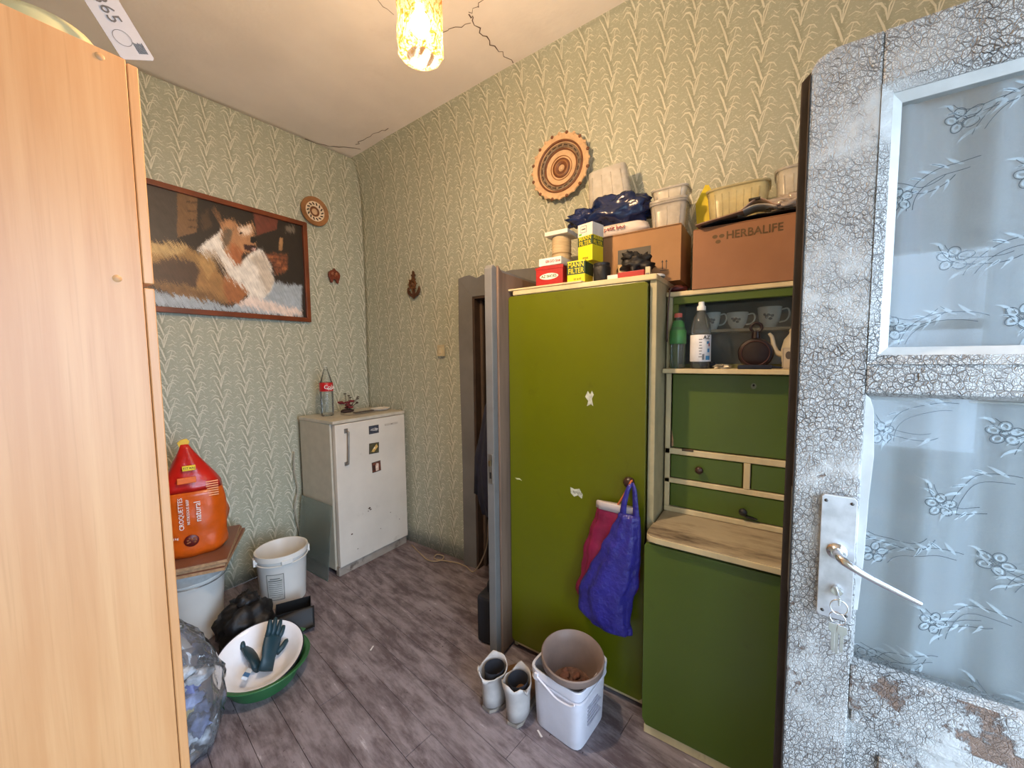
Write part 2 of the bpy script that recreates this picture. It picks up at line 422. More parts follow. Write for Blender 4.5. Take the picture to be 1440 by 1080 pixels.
for y0, y1, z0, z1 in ((WIN[0], WIN[0]+.05, WIN[2], WIN[3]), (WIN[1]-.05, WIN[1], WIN[2], WIN[3]), (WIN[0]+.05, WIN[1]-.05, WIN[2], WIN[2]+.05), (WIN[0]+.05, WIN[1]-.05, WIN[3]-.05, WIN[3]), (WIN[0]+.05, WIN[1]-.05, 1.55, 1.59)):
    MB().box(-.03, .03, y0, y1, z0, z1).build('frame_bar', WFR, w1, bevel=.003)
for z0, z1 in ((WIN[2]+.05, 1.55), (1.59, WIN[3]-.05)): MB().box(-.002, .002, WIN[0]+.05, WIN[1]-.05, z0, z1).build('pane', clear('window_glass', 'eef2f2', .03, .02, .1), w1)
struct(MB().box(-6, 7, -9, YR-.2, -.20, -.08).build('ground_outside', M('concrete', '9a958c', .9, bump=.3)))

# hall behind the inner doorway
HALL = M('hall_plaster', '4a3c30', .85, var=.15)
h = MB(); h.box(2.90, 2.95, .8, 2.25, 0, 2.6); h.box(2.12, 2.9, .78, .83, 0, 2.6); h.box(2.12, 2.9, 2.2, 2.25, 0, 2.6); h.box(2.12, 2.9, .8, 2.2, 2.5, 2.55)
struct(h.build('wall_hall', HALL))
GREY = M('grey_door_paint', '6b6a68', .55, var=.12, scale=5, bump=.2, bscale=30, dirt='4c443c', dirt_amt=.42, dscale=3)
BROWN = M('worn_brown_wood', '6a5648', .7, var=.25, scale=20, stretch=(1, 1, .1), bump=.2)
DARKJ = M('dark_jamb', '3a2c22', .6, var=.2)
tr = bpy.data.objects.new('trim_1', None); COL.objects.link(tr); struct(tr)
def casing(poly, x=1.968, d=.03): return MB().prism(poly, -d, (0, -1, 0), (0, 0, 1), (x, 0, 0))
# casing boards; the head board has a chipped upper edge
casing([(-1.755, 0), (-1.64, 0), (-1.64, 1.84), (-1.755, 1.97), (-1.762, 1.6), (-1.75, .7)]).build('casing_board', GREY, tr, bevel=.003)
casing([(-1.64, 1.84), (-1.10, 1.84), (-1.045, 1.96), (-1.2, 1.965), (-1.33, 1.972), (-1.45, 1.962), (-1.55, 1.972), (-1.60, 1.955), (-1.66, 1.982), (-1.70, 1.98), (-1.755, 1.97)]).build('casing_board', GREY, tr, bevel=.003)
casing([(-1.10, 0), (-1.045, 0), (-1.045, 1.96), (-1.10, 1.84)]).build('casing_board', GREY, tr, bevel=.003)
box('jamb', DARKJ, tr, 1.972, 2.12, 1.625, 1.645, 0, 1.85); box('jamb', DARKJ, tr, 1.972, 2.12, 1.095, 1.112, 0, 1.85)
box('jamb', DARKJ, tr, 1.972, 2.12, 1.11, 1.63, 1.825, 1.845)
box('door_stop', M('door_stop_paint', '55483e', .6), tr, 2.03, 2.05, 1.607, 1.627, 0, 1.826)

# inner grey door, standing open, seen on its closing edge
d1 = bpy.data.objects.new('door_1', None); COL.objects.link(d1); struct(d1)
d1.location = (1.968, 1.092, 0); d1.rotation_euler = (0, 0, math.radians(2.2))
leaf = MB()
leaf.prism([(-.570, .012), (0, .012), (0, 1.845), (-.52, 1.85), (-.556, 1.862), (-.570, 1.845)], .040, (1, 0, 0), (0, 0, 1), (0, .020, 0))
leaf.build('leaf', GREY, d1, bevel=.004, seg=2)
MB().prism([(-.535, .014), (0, .014), (0, 1.83), (-.50, 1.835), (-.535, 1.86)], .012, (1, 0, 0), (0, 0, 1), (0, -.0205, 0)).build('rebate_strip', BROWN, d1, bevel=.003)
for z0, z1 in ((.15, .75), (.95, 1.70)):
    box('door_panel', GREY, d1, -.44, -.10, -.040, -.033, z0, z1, .003)
lk = box('lock_plate', M('old_steel', '8c8880', .45, .8, var=.2), d1, -.5715, -.5695, -.012, .012, .86, 1.0, .0008)
box('latch', M('old_brass', '7d6a48', .4, .9), d1, -.580, -.570, -.004, .006, .945, .970, .001)
box('key_slot', M('black_hole', '0c0a09', .9), d1, -.5718, -.5712, -.005, .006, .885, .915, 0)
for z in (.28, 1.55): MB().tube([(0.002, -.036, z-.05), (.002, -.036, z+.05)], .007, 10).build('hinge', GREY, d1, smooth='auto')

# the old entry door: peeling paint, two glazed fields
def peel_mat(name, rust):
    m, t, b = newmat(name); N = NT(t); p = N.geo()
    nw = N.n('ShaderNodeTexNoise'); N.put(nw.inputs['Vector'], p); nw.inputs['Scale'].default_value = 60; nw.inputs['Detail'].default_value = 4
    q = N.vmath('ADD', N.scale(p, (1, 1, .8)), N.vmath('SCALE', nw.outputs['Color'], scale=.0085))
    e1 = N.vor(q, 98, 'DISTANCE_TO_EDGE'); e2 = N.vor(q, 270, 'DISTANCE_TO_EDGE')
    where = N.ss(N.noise(p, 4.2, 4, .6), .34, .58)
    c1 = N.math('MULTIPLY', N.ss(e1, .09, .0), N.math('MULTIPLY', where, N.math('MULTIPLY_ADD', N.noise(p, 30, 3), 1.6, -.15, clamp=True))); c2 = N.math('MULTIPLY', N.ss(e2, .09, .01), N.math('MULTIPLY', where, .55))
    cr = N.math('MAXIMUM', c1, c2)
    sep = N.n('ShaderNodeSeparateXYZ'); N.put(sep.inputs[0], p)
    lowr = N.ss(sep.outputs[2], 1.35, .75)
    nb = N.noise(p, 13, 7, .7)
    bare = N.ss(N.math('ADD', nb, N.math('MULTIPLY', lowr, rust)), .66, .72)
    c = N.mix(N.noise(p, 9, 5), lin('9e9e9b'), lin('c0bfbb'))
    c = N.mix(N.math('MULTIPLY', N.ss(N.noise(p, 30, 5, .7), .5, .75), .45), c, lin('7b7772'))
    c = N.mix(cr, c, lin('4a443f'))
    c = N.mix(bare, c, N.mix(N.noise(p, 60, 4), lin('66503f'), lin('8a7466')))
    N.put(b.inputs['Base Color'], c); b.inputs['Roughness'].default_value = .5
    hgt = N.math('SUBTRACT', N.math('MULTIPLY', N.noise(p, 45, 4), .6), N.math('ADD', cr, N.math('MULTIPLY', bare, .8)))
    N.put(b.inputs['Normal'], N.bump(hgt, 1.0, .007))
    return m
PEEL = peel_mat('peeling_white_paint', .02); PEEL2 = peel_mat('peeling_white_paint_bare', .085)
PUTTY = M('white_putty', 'b6b6b2', .45, var=.1, bump=.3, bscale=40, bdist=.003)
EDGE = M('dark_door_edge', '2e251f', .7, var=.4, scale=25, stretch=(1, 1, .3), bump=.4, bscale=50, dirt='5a5148', dirt_amt=.38)
d2 = bpy.data.objects.new('door_2', None); COL.objects.link(d2); struct(d2); d2.location = (1.0, -.045, 0)
# local: x 0 = face towards the room, y runs from 0 (closing edge) to -.855 (hinges)
def rail(name, y0, y1, z0, z1, mat=PEEL, x0=0, x1=.042, bev=.004): return MB().box(x0, x1, y0, y1, z0, z1).build(name, mat, d2, bevel=bev, seg=2)
MB().prism([(0, .01), (.105, .01), (.105, 2.035), (.035, 2.035), (.010, 2.024), (0, 2.008)], -.042, (0, -1, 0), (0, 0, 1), (0, 0, 0)).build('stile', PEEL2, d2, bevel=.004)
rail('stile', -.855, -.75, .01, 2.035)
MB().prism([(-.001, .02), (.02, .02), (.02, 2.03), (.008, 2.034), (-.014, 2.012), (-.016, .02)], -.012, (0, -1, 0), (0, 0, 1), (.0425, 0, 0)).build('edge_lip', EDGE, d2, bevel=.002)
MB().box(-.0002, .0415, .0003, .0016, .02, 2.0).build('edge_face', EDGE, d2)
box('bolt_plate', M('old_steel', '8c8880'), d2, .006, .030, .0015, .003, .93, 1.16, .0005)
rail('rail', -.75, -.105, 1.94, 2.035); rail('rail', -.75, -.105, 1.372, 1.428); rail('rail', -.75, -.105, .72, .815, peel_mat('peeling_paint_bare_rail', .16)); rail('rail', -.75, -.105, .01, .20)
def moulding(y0, y1, z0, z1, wd, x0, x1, mat, name):
    """four mitred bars framing an opening, inner edge recessed"""
    for a, b in (((y0, z0), (y1, z0)), ((y1, z0), (y1, z1)), ((y1, z1), (y0, z1)), ((y0, z1), (y0, z0))):
        A, B = Vector((0, *a)), Vector((0, *b)); cen = Vector((0, (y0+y1)/2, (z0+z1)/2))
        d = (B-A).normalized(); n = Vector((0, -d.z, d.y))
        if n.dot(cen-A) < 0: n = -n
        A2, B2 = A+d*wd+n*wd, B-d*wd+n*wd
        vs = [A+Vector((x0, 0, 0)), B+Vector((x0, 0, 0)), B2+Vector((x1, 0, 0)), A2+Vector((x1, 0, 0)), A+Vector((.04, 0, 0)), B+Vector((.04, 0, 0)), B2+Vector((.04, 0, 0)), A2+Vector((.04, 0, 0))]
        MB().add(vs, [(0, 1, 2, 3), (4, 7, 6, 5), (0, 4, 5, 1), (1, 5, 6, 2), (2, 6, 7, 3), (3, 7, 4, 0)]).build(name, mat, d2)
moulding(-.105, -.75, 1.428, 1.94, .017, -.001, .006, PEEL, 'moulding')
moulding(-.122, -.733, 1.445, 1.923, .015, .010, .022, PUTTY, 'putty_strip')
moulding(-.105, -.75, .815, 1.372, .007, .004, .020, PEEL, 'putty_strip')
MB().prism([(.106, .93), (.1125, .93), (.118, 1.05), (.120, 1.16), (.124, 1.25), (.120, 1.34), (.114, 1.362), (.106, 1.37)], .004, (0, -1, 0), (0, 0, 1), (.012, 0, 0)).build('putty_strip', PUTTY, d2, bevel=.0008)
rail('panel', -.75, -.105, .20, .72, PEEL, .012, .030, 0)
rail('panel_moulding', -.745, -.11, .690, .722, PEEL, .002, .020, .005)
rail('panel_field', -.70, -.155, .26, .64, PEEL, .004, .020, .006)
GLASS = clear('old_window_glass', 'e6eef0', .05, .02, .35)
MB().box(.022, .025, -.74, -.11, 1.436, 1.93).build('pane', GLASS, d2); MB().box(.022, .025, -.745, -.107, .818, 1.37).build('pane', GLASS, d2)
for z in (.25, 1.75): MB().tube([(.03, -.858, z-.06), (.03, -.858, z+.06)], .009, 10).build('hinge', M('old_steel', '8c8880'), d2, smooth='auto')
# lock plate, lever and key
STEEL = M('worn_white_steel', 'b9b9bb', .35, .55, var=.15, scale=30, dirt='7b7470', dirt_amt=.4, dscale=14)
CHROME = M('chrome', 'd8d8da', .18, 1.0, var=.03)
pl = MB().prism([(.046, .915), (.050, .910), (.098, .910), (.101, .915), (.101, 1.160), (.096, 1.165), (.050, 1.165), (.046, 1.160)], .006, (0, -1, 0), (0, 0, 1), (-.0065, 0, 0)).build('lock_plate', STEEL, d2, bevel=.0012)
# shift plate so that it sits proud of the stile
for (yy, zz) in ((-.053, 1.153), (-.093, 1.153), (-.055, .922), (-.092, .922)):
    MB().lathe([(.0001, 0), (.0032, 0), (.0030, .0012), (.0001, .0014)], 12, M_=Matrix.Translation((-.0125, yy, zz+0)) @ Matrix.Rotation(-PI/2, 4, 'Y')).build('screw', M('screw_dark', '4a4744', .4, .8), pl, smooth=True)
Mx = Matrix.Translation((-.0125, -.073, 1.052)) @ Matrix.Rotation(-PI/2, 4, 'Y')
MB().lathe([(.0001, .0), (.0165, 0), (.0165, .003), (.0125, .006), (.0100, .010), (.0001, .010)], 24, M_=Mx).build('lever_collar', CHROME, d2, smooth='auto')
lv = [(-.018, -.073, 1.052), (-.034, -.0735, 1.052), (-.046, -.078, 1.050), (-.052, -.090, 1.044), (-.054, -.110, 1.034), (-.054, -.150, 1.018), (-.053, -.186, 1.004)]
MB().tube(smoothpts(lv, 5), [.0085]*12+[.0085-.0045*k/18 for k in range(19)], 12).build('lever', CHROME, d2, smooth='auto')
MB().lathe([(.0001, 0), (.0095, 0), (.0095, .007), (.0001, .007)], 20, M_=Matrix.Translation((-.0125, -.076, .972)) @ Matrix.Rotation(-PI/2, 4, 'Y')).build('key_cylinder', CHROME, d2, smooth='auto')
kk = thing('key_bunch', 'small bunch of steel keys hanging from the lock of the peeling door', 'keys', (.9725, -.121, .968))
MB().box(-.026, .018, -.0012, .0012, -.008, .008).build('key_in_lock', CHROME, kk, bevel=.0006)
MB().tube([(-.016, .015*math.sin(a)*.9-.001, -.016+.015*math.cos(a)) for a in lins(0, 2*PI, 20)], .0012, 6, False).build('ring', CHROME, kk, smooth=True)
MB().tube([(-.014+.004*math.sin(a), .012*math.sin(a), -.040+.012*math.cos(a)) for a in lins(0, 2*PI, 18)], .0011, 6, False).build('ring', CHROME, kk, smooth=True)
for yy, xx, ln in ((-.006, -.016, .060), (0.0, -.012, .066), (.007, -.019, .056)):
    MB().prism([(-.007+yy, -.050), (.007+yy, -.050), (.008+yy, -.064), (.003+yy, -.070), (.003+yy, -.070-ln+.02), (-.003+yy, -.066-ln+.02), (-.003+yy, -.070), (-.008+yy, -.064)], .0018, (0, -1, 0), (0, 0, 1), (xx, 0, 0)).build('key', CHROME, kk, bevel=.0004)

# ------------------------------------------------------------------ lace curtains behind the panes of the entry door
def curtain_mat():
    m, t, b = newmat('net_curtain'); N = NT(t)
    c = N.mix(N.noise(N.obj(), 300, 2), lin('dde4ee'), lin('f2f5fa'))
    d = N.n('ShaderNodeBsdfDiffuse'); tl = N.n('ShaderNodeBsdfTranslucent'); N.put(d.inputs[0], c); N.put(tl.inputs[0], c)
    mx = N.n('ShaderNodeMixShader'); mx.inputs[0].default_value = .42; t.links.new(d.outputs[0], mx.inputs[1]); t.links.new(tl.outputs[0], mx.inputs[2])
    tr = N.n('ShaderNodeBsdfTransparent'); m2 = N.n('ShaderNodeMixShader'); m2.inputs[0].default_value = .90
    t.links.new(tr.outputs[0], m2.inputs[1]); t.links.new(mx.outputs[0], m2.inputs[2]); t.links.new(m2.outputs[0], t.nodes['Material Output'].inputs[0])
    return m
NET = curtain_mat(); THREAD = M('grey_embroidery_thread', '5d6873', .8, var=.1); WHITETH = M('white_embroidery', 'eef3f8', .6, var=.03)
def curtain(z0, z1, label, seed, lean=0):
    c = tag(bpy.data.objects.new('net_curtain', None), label, 'curtain', 'net curtains on the entry door'); COL.objects.link(c); c.location = (1.03, -.045, z0)
    H = z1-z0; Y0, Y1 = -.112, -.742
    def X(y, z):
        k = (z/H)
        return .030+.018*math.sin((y*52+seed+1.5*math.sin(y*9)+lean*z*2))+.006*math.sin(y*113+seed*2)*(.5+.5*k)+.004*noise.noise(Vector((y*6, z*5, seed)))
    MB().grid(lambda u, v: (X(Y0+(Y1-Y0)*u, H*v), Y0+(Y1-Y0)*u+(lean*.02*(1-v) if u < .02 else 0), H*v), 90, 24).build('cloth', NET, c, smooth=True)
    dk, wh = MB(), MB()
    def put(mb, pts, wd): mb.ribbon([(X(p[0], p[1])-.0022, p[0], min(max(p[1], .004), H-.004)) for p in pts if Y1 < p[0] < Y0], wd, (-1, 0, 0)) if len([p for p in pts if Y1 < p[0] < Y0]) > 2 else None
    def loop(cy, cz, ry, rz, a0=0, n=16, rot=0):
        out = []
        for i in range(n+1):
            a = 2*PI*i/n+a0; y, z = ry*math.cos(a), rz*math.sin(a); out.append((cy+y*math.cos(rot)-z*math.sin(rot), cz+y*math.sin(rot)+z*math.cos(rot)))
        return out
    def flower(cy, cz, s):
        for k in range(5):
            a = 2*PI*k/5+seed+cz*9; put(dk, loop(cy+s*.62*math.cos(a), cz+s*.62*math.sin(a), s*.46, s*.36, rot=a), .0014)
            put(wh, loop(cy+s*.62*math.cos(a), cz+s*.62*math.sin(a), s*.26, s*.2, rot=a), .003)
        put(dk, loop(cy, cz, s*.3, s*.3), .0014)
    def sprig(cy, cz, s, rot, flip=1):
        def T(p):
            y, z = p[0]*flip*s, p[1]*s; return (cy+y*math.cos(rot)-z*math.sin(rot), cz+y*math.sin(rot)+z*math.cos(rot))
        arc = [T((.9*math.cos(a)-.9, .9*math.sin(a))) for a in lins(0, 1.9, 14)]; put(dk, arc, .0013)
        arc2 = [T((.78*math.cos(a)-.9, .78*math.sin(a)-.05)) for a in lins(.1, 1.8, 14)]; put(dk, arc2, .0011)
        for k in range(7):
            a = .15+k*.26; b = T((.84*math.cos(a)-.9, .84*math.sin(a)))
            e = T((.84*math.cos(a)-.9+.34*math.cos(a-1.0), .84*math.sin(a)+.34*math.sin(a-1.0))); mid = ((b[0]+e[0])/2+.006*math.cos(rot), (b[1]+e[1])/2+.006)
            P = [tuple(v) for v in [(b[0]*(1-t)**2+2*mid[0]*t*(1-t)+e[0]*t*t, b[1]*(1-t)**2+2*mid[1]*t*(1-t)+e[1]*t*t) for t in lins(0, 1, 6)]]
            put(wh, P, [.0015, .005, .006, .005, .004, .002, .001][:len(P)] if len([p for p in P if Y1 < p[0] < Y0]) == len(P) else .003)
            if k % 2: put(dk, P[1:-1], .0011)
    rnd = random.Random(seed); k = 0; z = .05
    while z < H:
        y = Y0-.03-(k % 2)*.085
        while y > Y1+.02:
            flower(y, z+rnd.uniform(-.015, .015), .021); sprig(y-.012, z-.03, .085, rnd.uniform(-.3, .3), 1); sprig(y+.02, z+.03, .07, 2.7+rnd.uniform(-.4, .4), -1)
            y -= .165
        z += .125; k += 1
    dk.build('embroidery_outline', THREAD, c)['kind'] = 'stuff'; wh.build('embroidery_leaf', WHITETH, c)['kind'] = 'stuff'
    MB().tube([(.02, Y0+.003, H-.006), (.02, Y1-.002, H-.006)], .003, 8).build('curtain_wire', M('white_wire', 'd0d0cc', .4), c, smooth=True)
curtain(1.445, 1.925, 'embroidered net curtain behind the upper pane of the peeling door', 1.3)
curtain(.745, 1.365, 'embroidered net curtain behind the larger lower pane of the peeling door', 4.1, 1)

# ------------------------------------------------------------------ beech wardrobe
def beech_mat():
    m, t, b = newmat('beech_veneer'); N = NT(t); p = N.obj()
    g1 = N.noise(N.scale(p, (1, 1, .05)), 24, 5, .6, .3); g2 = N.noise(N.scale(p, (1, 1, .02)), 160, 3)
    c = N.mix(N.ss(g1, .3, .7), lin('bd8552'), lin('cb9866')); c = N.mix(N.math('MULTIPLY', N.ss(g2, .52, .7), .25), c, lin('a87442'))
    N.put(b.inputs['Base Color'], c); b.inputs['Roughness'].default_value = .38
    N.put(b.inputs['Normal'], N.bump(g2, .06, .001)); return m
BEECH = beech_mat(); GROOVE = M('dark_groove', '3c2a1c', .8); CAP = M('screw_cap', 'b98a5a', .5)
wd = thing('wardrobe', 'tall beech veneer wardrobe standing nearest at the left', 'wardrobe', (0, 1.0, 0))
WX0, WX1, WD, WT = -.335, .2265, .55, 2.0
box('side_panel', BEECH, wd, WX0, WX1, 0, .018, 0, WT, .0012); box('side_panel', BEECH, wd, WX0, WX1, WD-.018, WD, 0, WT, .0012)
box('top_panel', BEECH, wd, WX0, WX1, .0185, WD-.0185, WT-.02, WT-.002, .001); box('back_panel', BEECH, wd, WX0, WX0+.006, .019, WD-.019, .02, WT-.022, 0)
box('bottom_panel', BEECH, wd, WX0+.008, WX1, .0185, WD-.0185, .06, .078, .001)
for z0, z1 in ((.004, 1.588), (1.597, WT-.004)):
    for y0, y1 in ((.001, WD/2-.002), (WD/2+.002, WD-.001)):
        dd = box('door', BEECH, wd, WX1+.0015, WX1+.0168, y0, y1, z0, z1, .0015)
        yk = y1-.03 if y0 < .1 else y0+.03
        MB().lathe([(.0001, 0), (.006, 0), (.006, .008), (.012, .014), (.011, .02), (.0001, .022)], 16, M_=Matrix.Translation((WX1+.0168, yk, (1.0 if z0 < 1 else 1.68))) @ Matrix.Rotation(PI/2, 4, 'Y')).build('knob', CAP, dd, smooth=True)
box('shadow_gap', GROOVE, wd, WX1-.001, WX1+.0015, .012, WD-.012, .02, WT-.02, 0)
for x, z in ((.192, 1.60), (.193, 1.985), (-.25, 1.60), (-.25, 1.985)):
    MB().lathe([(.0001, .0012), (.0055, .001), (.0065, 0)], 20, M_=Matrix.Translation((x, 0, z)) @ Matrix.Rotation(PI/2, 4, 'X')).build('screw_cap', CAP, wd, smooth=True)
# things on the wardrobe
bw = thing('bowl', 'cream bowl turned upside down on top of the wardrobe', 'bowl', (.138, 1.100, WT-.001)); bw.scale = (.95, .95, .72)
CREAM = M('cream_plastic', 'b3b088', .35, var=.04)
MB().lathe([(.088, 0), (.092, .004), (.088, .010), (.084, .030), (.070, .055), (.045, .068), (.028, .070), (.027, .076), (.0001, .076)], 40).build('shell', CREAM, bw, smooth='auto', solid=.002)
MB().lathe([(.0265, .0), (.028, .006), (.025, .006), (.024, 0)], 32, c=(0, 0, .0735)).build('foot_ring', CREAM, bw, smooth='auto')
tg = thing('price_card', 'white paper card with handwritten 365 standing on the wardrobe corner', 'card', (.2262, 1.004, WT+.001), rot=(math.radians(-6), math.radians(-28), 0))
CARD = M('white_card', 'aaa5a6', .7, var=.03)
INK = M('pencil_ink', '55504e', .8); INK2 = M('black_print', '2b2a29', .7)
MB().prism([(-.004, .004), (0, 0), (.046, 0), (.050, .004), (.050, .17), (-.004, .17)], .0008, (1, 0, 0), (0, 0, 1)).build('sheet', CARD, tg)
text('365', .029, (.022, -.0012, .078), (0.1, 0, -1), (1, 0, .1), INK, tg, 'handwriting', sx=1.0, depth=.0002)
text('1', .026, (.018, -.0012, .122), (0.1, 0, -1), (1, 0, .1), INK, tg, 'handwriting', depth=.0002)
MB().ribbon([(.018+.013*math.cos(a), -.0012, .034+.013*math.sin(a)) for a in lins(0, 2*PI, 24)], .0008, (0, -1, 0)).build('stamp_ring', INK, tg)
st = MB()
for k in range(7): st.box(.030+.0022*k, .0312+.0022*k, -.0011, -.0009, .010, .028-.001*(k % 3))
st.build('stamp_lines', INK2, tg)
bx = thing('dark_case', 'dark brown case at the back of the wardrobe top', 'case', (-.10, 1.36, WT-.0015))
CASE = M('dark_case_leather', '4a4038', .6, bump=.2)
MB().box(-.16, .18, -.10, .10, 0, .10).build('body', CASE, bx, bevel=.01, seg=3); MB().box(-.162, .182, -.102, .102, .062, .066).build('seam', M('seam_dark', '1c1815', .6), bx)
MB().tube(smoothpts([(-.04, 0, .10), (-.035, 0, .125), (.045, 0, .125), (.05, 0, .10)], 5), .006, 8).build('handle', CASE, bx, smooth=True)

# ------------------------------------------------------------------ pendant lamp
lp = thing('pendant_lamp', 'amber pressed glass pendant lamp glowing under the ceiling', 'lamp', (.82, .855, 0))
LZ0, LZ1, LR = 2.30, 2.50, .062
def shade_mat():
    m, t, b = newmat('amber_pressed_glass'); N = NT(t); p = N.obj()
    q = N.scale(p, (1, 1, .55)); v = N.noise(q, 60, 4, .6, 2.2)
    c = N.mix(N.ss(v, .42, .55), lin('a8520c'), lin('f2cf8a'))
    tl = N.n('ShaderNodeBsdfTranslucent'); N.put(tl.inputs[0], c); tr = N.n('ShaderNodeBsdfTransparent'); N.put(tr.inputs[0], N.mix(N.ss(v, .42, .55), (.95, .62, .28), (1, .93, .78)))
    gl = N.n('ShaderNodeBsdfGlossy'); gl.inputs['Roughness'].default_value = .15
    a = N.n('ShaderNodeMixShader'); a.inputs[0].default_value = .022; t.links.new(tr.outputs[0], a.inputs[1]); t.links.new(tl.outputs[0], a.inputs[2])
    d = N.n('ShaderNodeMixShader'); d.inputs[0].default_value = .05; t.links.new(a.outputs[0], d.inputs[1]); t.links.new(gl.outputs[0], d.inputs[2])
    t.links.new(d.outputs[0], t.nodes['Material Output'].inputs[0])
    return m
SH = shade_mat()
def shw(a, j): return .035*math.sin(a*9+j*.8)+.03*noise.noise(Vector((math.cos(a)*4, math.sin(a)*4, j*.9)))
prof = [(LR*.62, LZ0), (LR*.92, LZ0+.002)]+[(LR, LZ0+.008+(LZ1-LZ0-.02)*k/16) for k in range(17)]+[(LR*.93, LZ1-.002)]
MB().lathe(prof, 72, wob=lambda a, j: shw(a, j) if 1 < j < 18 else 0).build('shade', SH, lp, smooth=True)
bulbm, t_, b_ = newmat('lit_bulb'); b_.inputs['Emission Color'].default_value = (1, .78, .48, 1); b_.inputs['Emission Strength'].default_value = 30
MB().lathe([(.0001, 0), (.012, .003), (.024, .016), (.028, .030), (.024, .046), (.014, .062), (.012, .08), (.0001, .08)], 24, c=(0, 0, LZ0+.055)).build('bulb', bulbm, lp, smooth=True)
BRASS = M('aged_brass', '8d7038', .35, .9)
MB().lathe([(.0001, LZ1+.02), (.014, LZ1+.018), (.018, LZ1-.002), (.016, LZ1-.06), (.0001, LZ1-.06)], 24).build('lamp_holder', BRASS, lp, smooth='auto')
for k in range(3):
    a = k*2*PI/3; MB().tube([(.012*math.cos(a), .012*math.sin(a), LZ1-.004), (LR*.95*math.cos(a), LR*.95*math.sin(a), LZ1-.004)], .0018, 6).build('shade_arm', BRASS, lp)
MB().tube([(0, 0, LZ1+.016), (0, 0, zc(.82, .855)-.03)], .004, 10).build('cord', M('lamp_cord', 'c9c0a8', .6), lp, smooth=True)
MB().lathe([(.0001, 0), (.045, 0), (.04, -.03), (.012, -.045), (.0001, -.045)], 28, c=(0, 0, zc(.82, .855)+.012)).build('canopy', BRASS, lp, smooth='auto')
L = bpy.data.lights.new('bulb_light', 'POINT'); L.energy = 54; L.color = (1, .80, .60); L.shadow_soft_size = .03
lo = bpy.data.objects.new('bulb_light', L); COL.objects.link(lo); lo.parent = lp; lo.location = (0, 0, LZ0+.045)
for pts_, wd_ in (([(1.527, 2.76), (1.692, 2.74), (1.861, 2.60)], .007), ([(1.803, 2.576), (1.798, 2.402), (1.828, 2.239)], .004), ([(1.496, 1.223), (1.56, 1.249), (1.694, 1.256), (1.88, 1.241)], .006),
                  ([(1.36, 1.55), (1.494, 1.403), (1.538, 1.258)], .003), ([(1.08, 1.48), (1.277, 1.50)], .003), ([(1.496, 1.223), (1.482, 1.136), (1.40, .98)], .004)): crack(pts_, wd_)

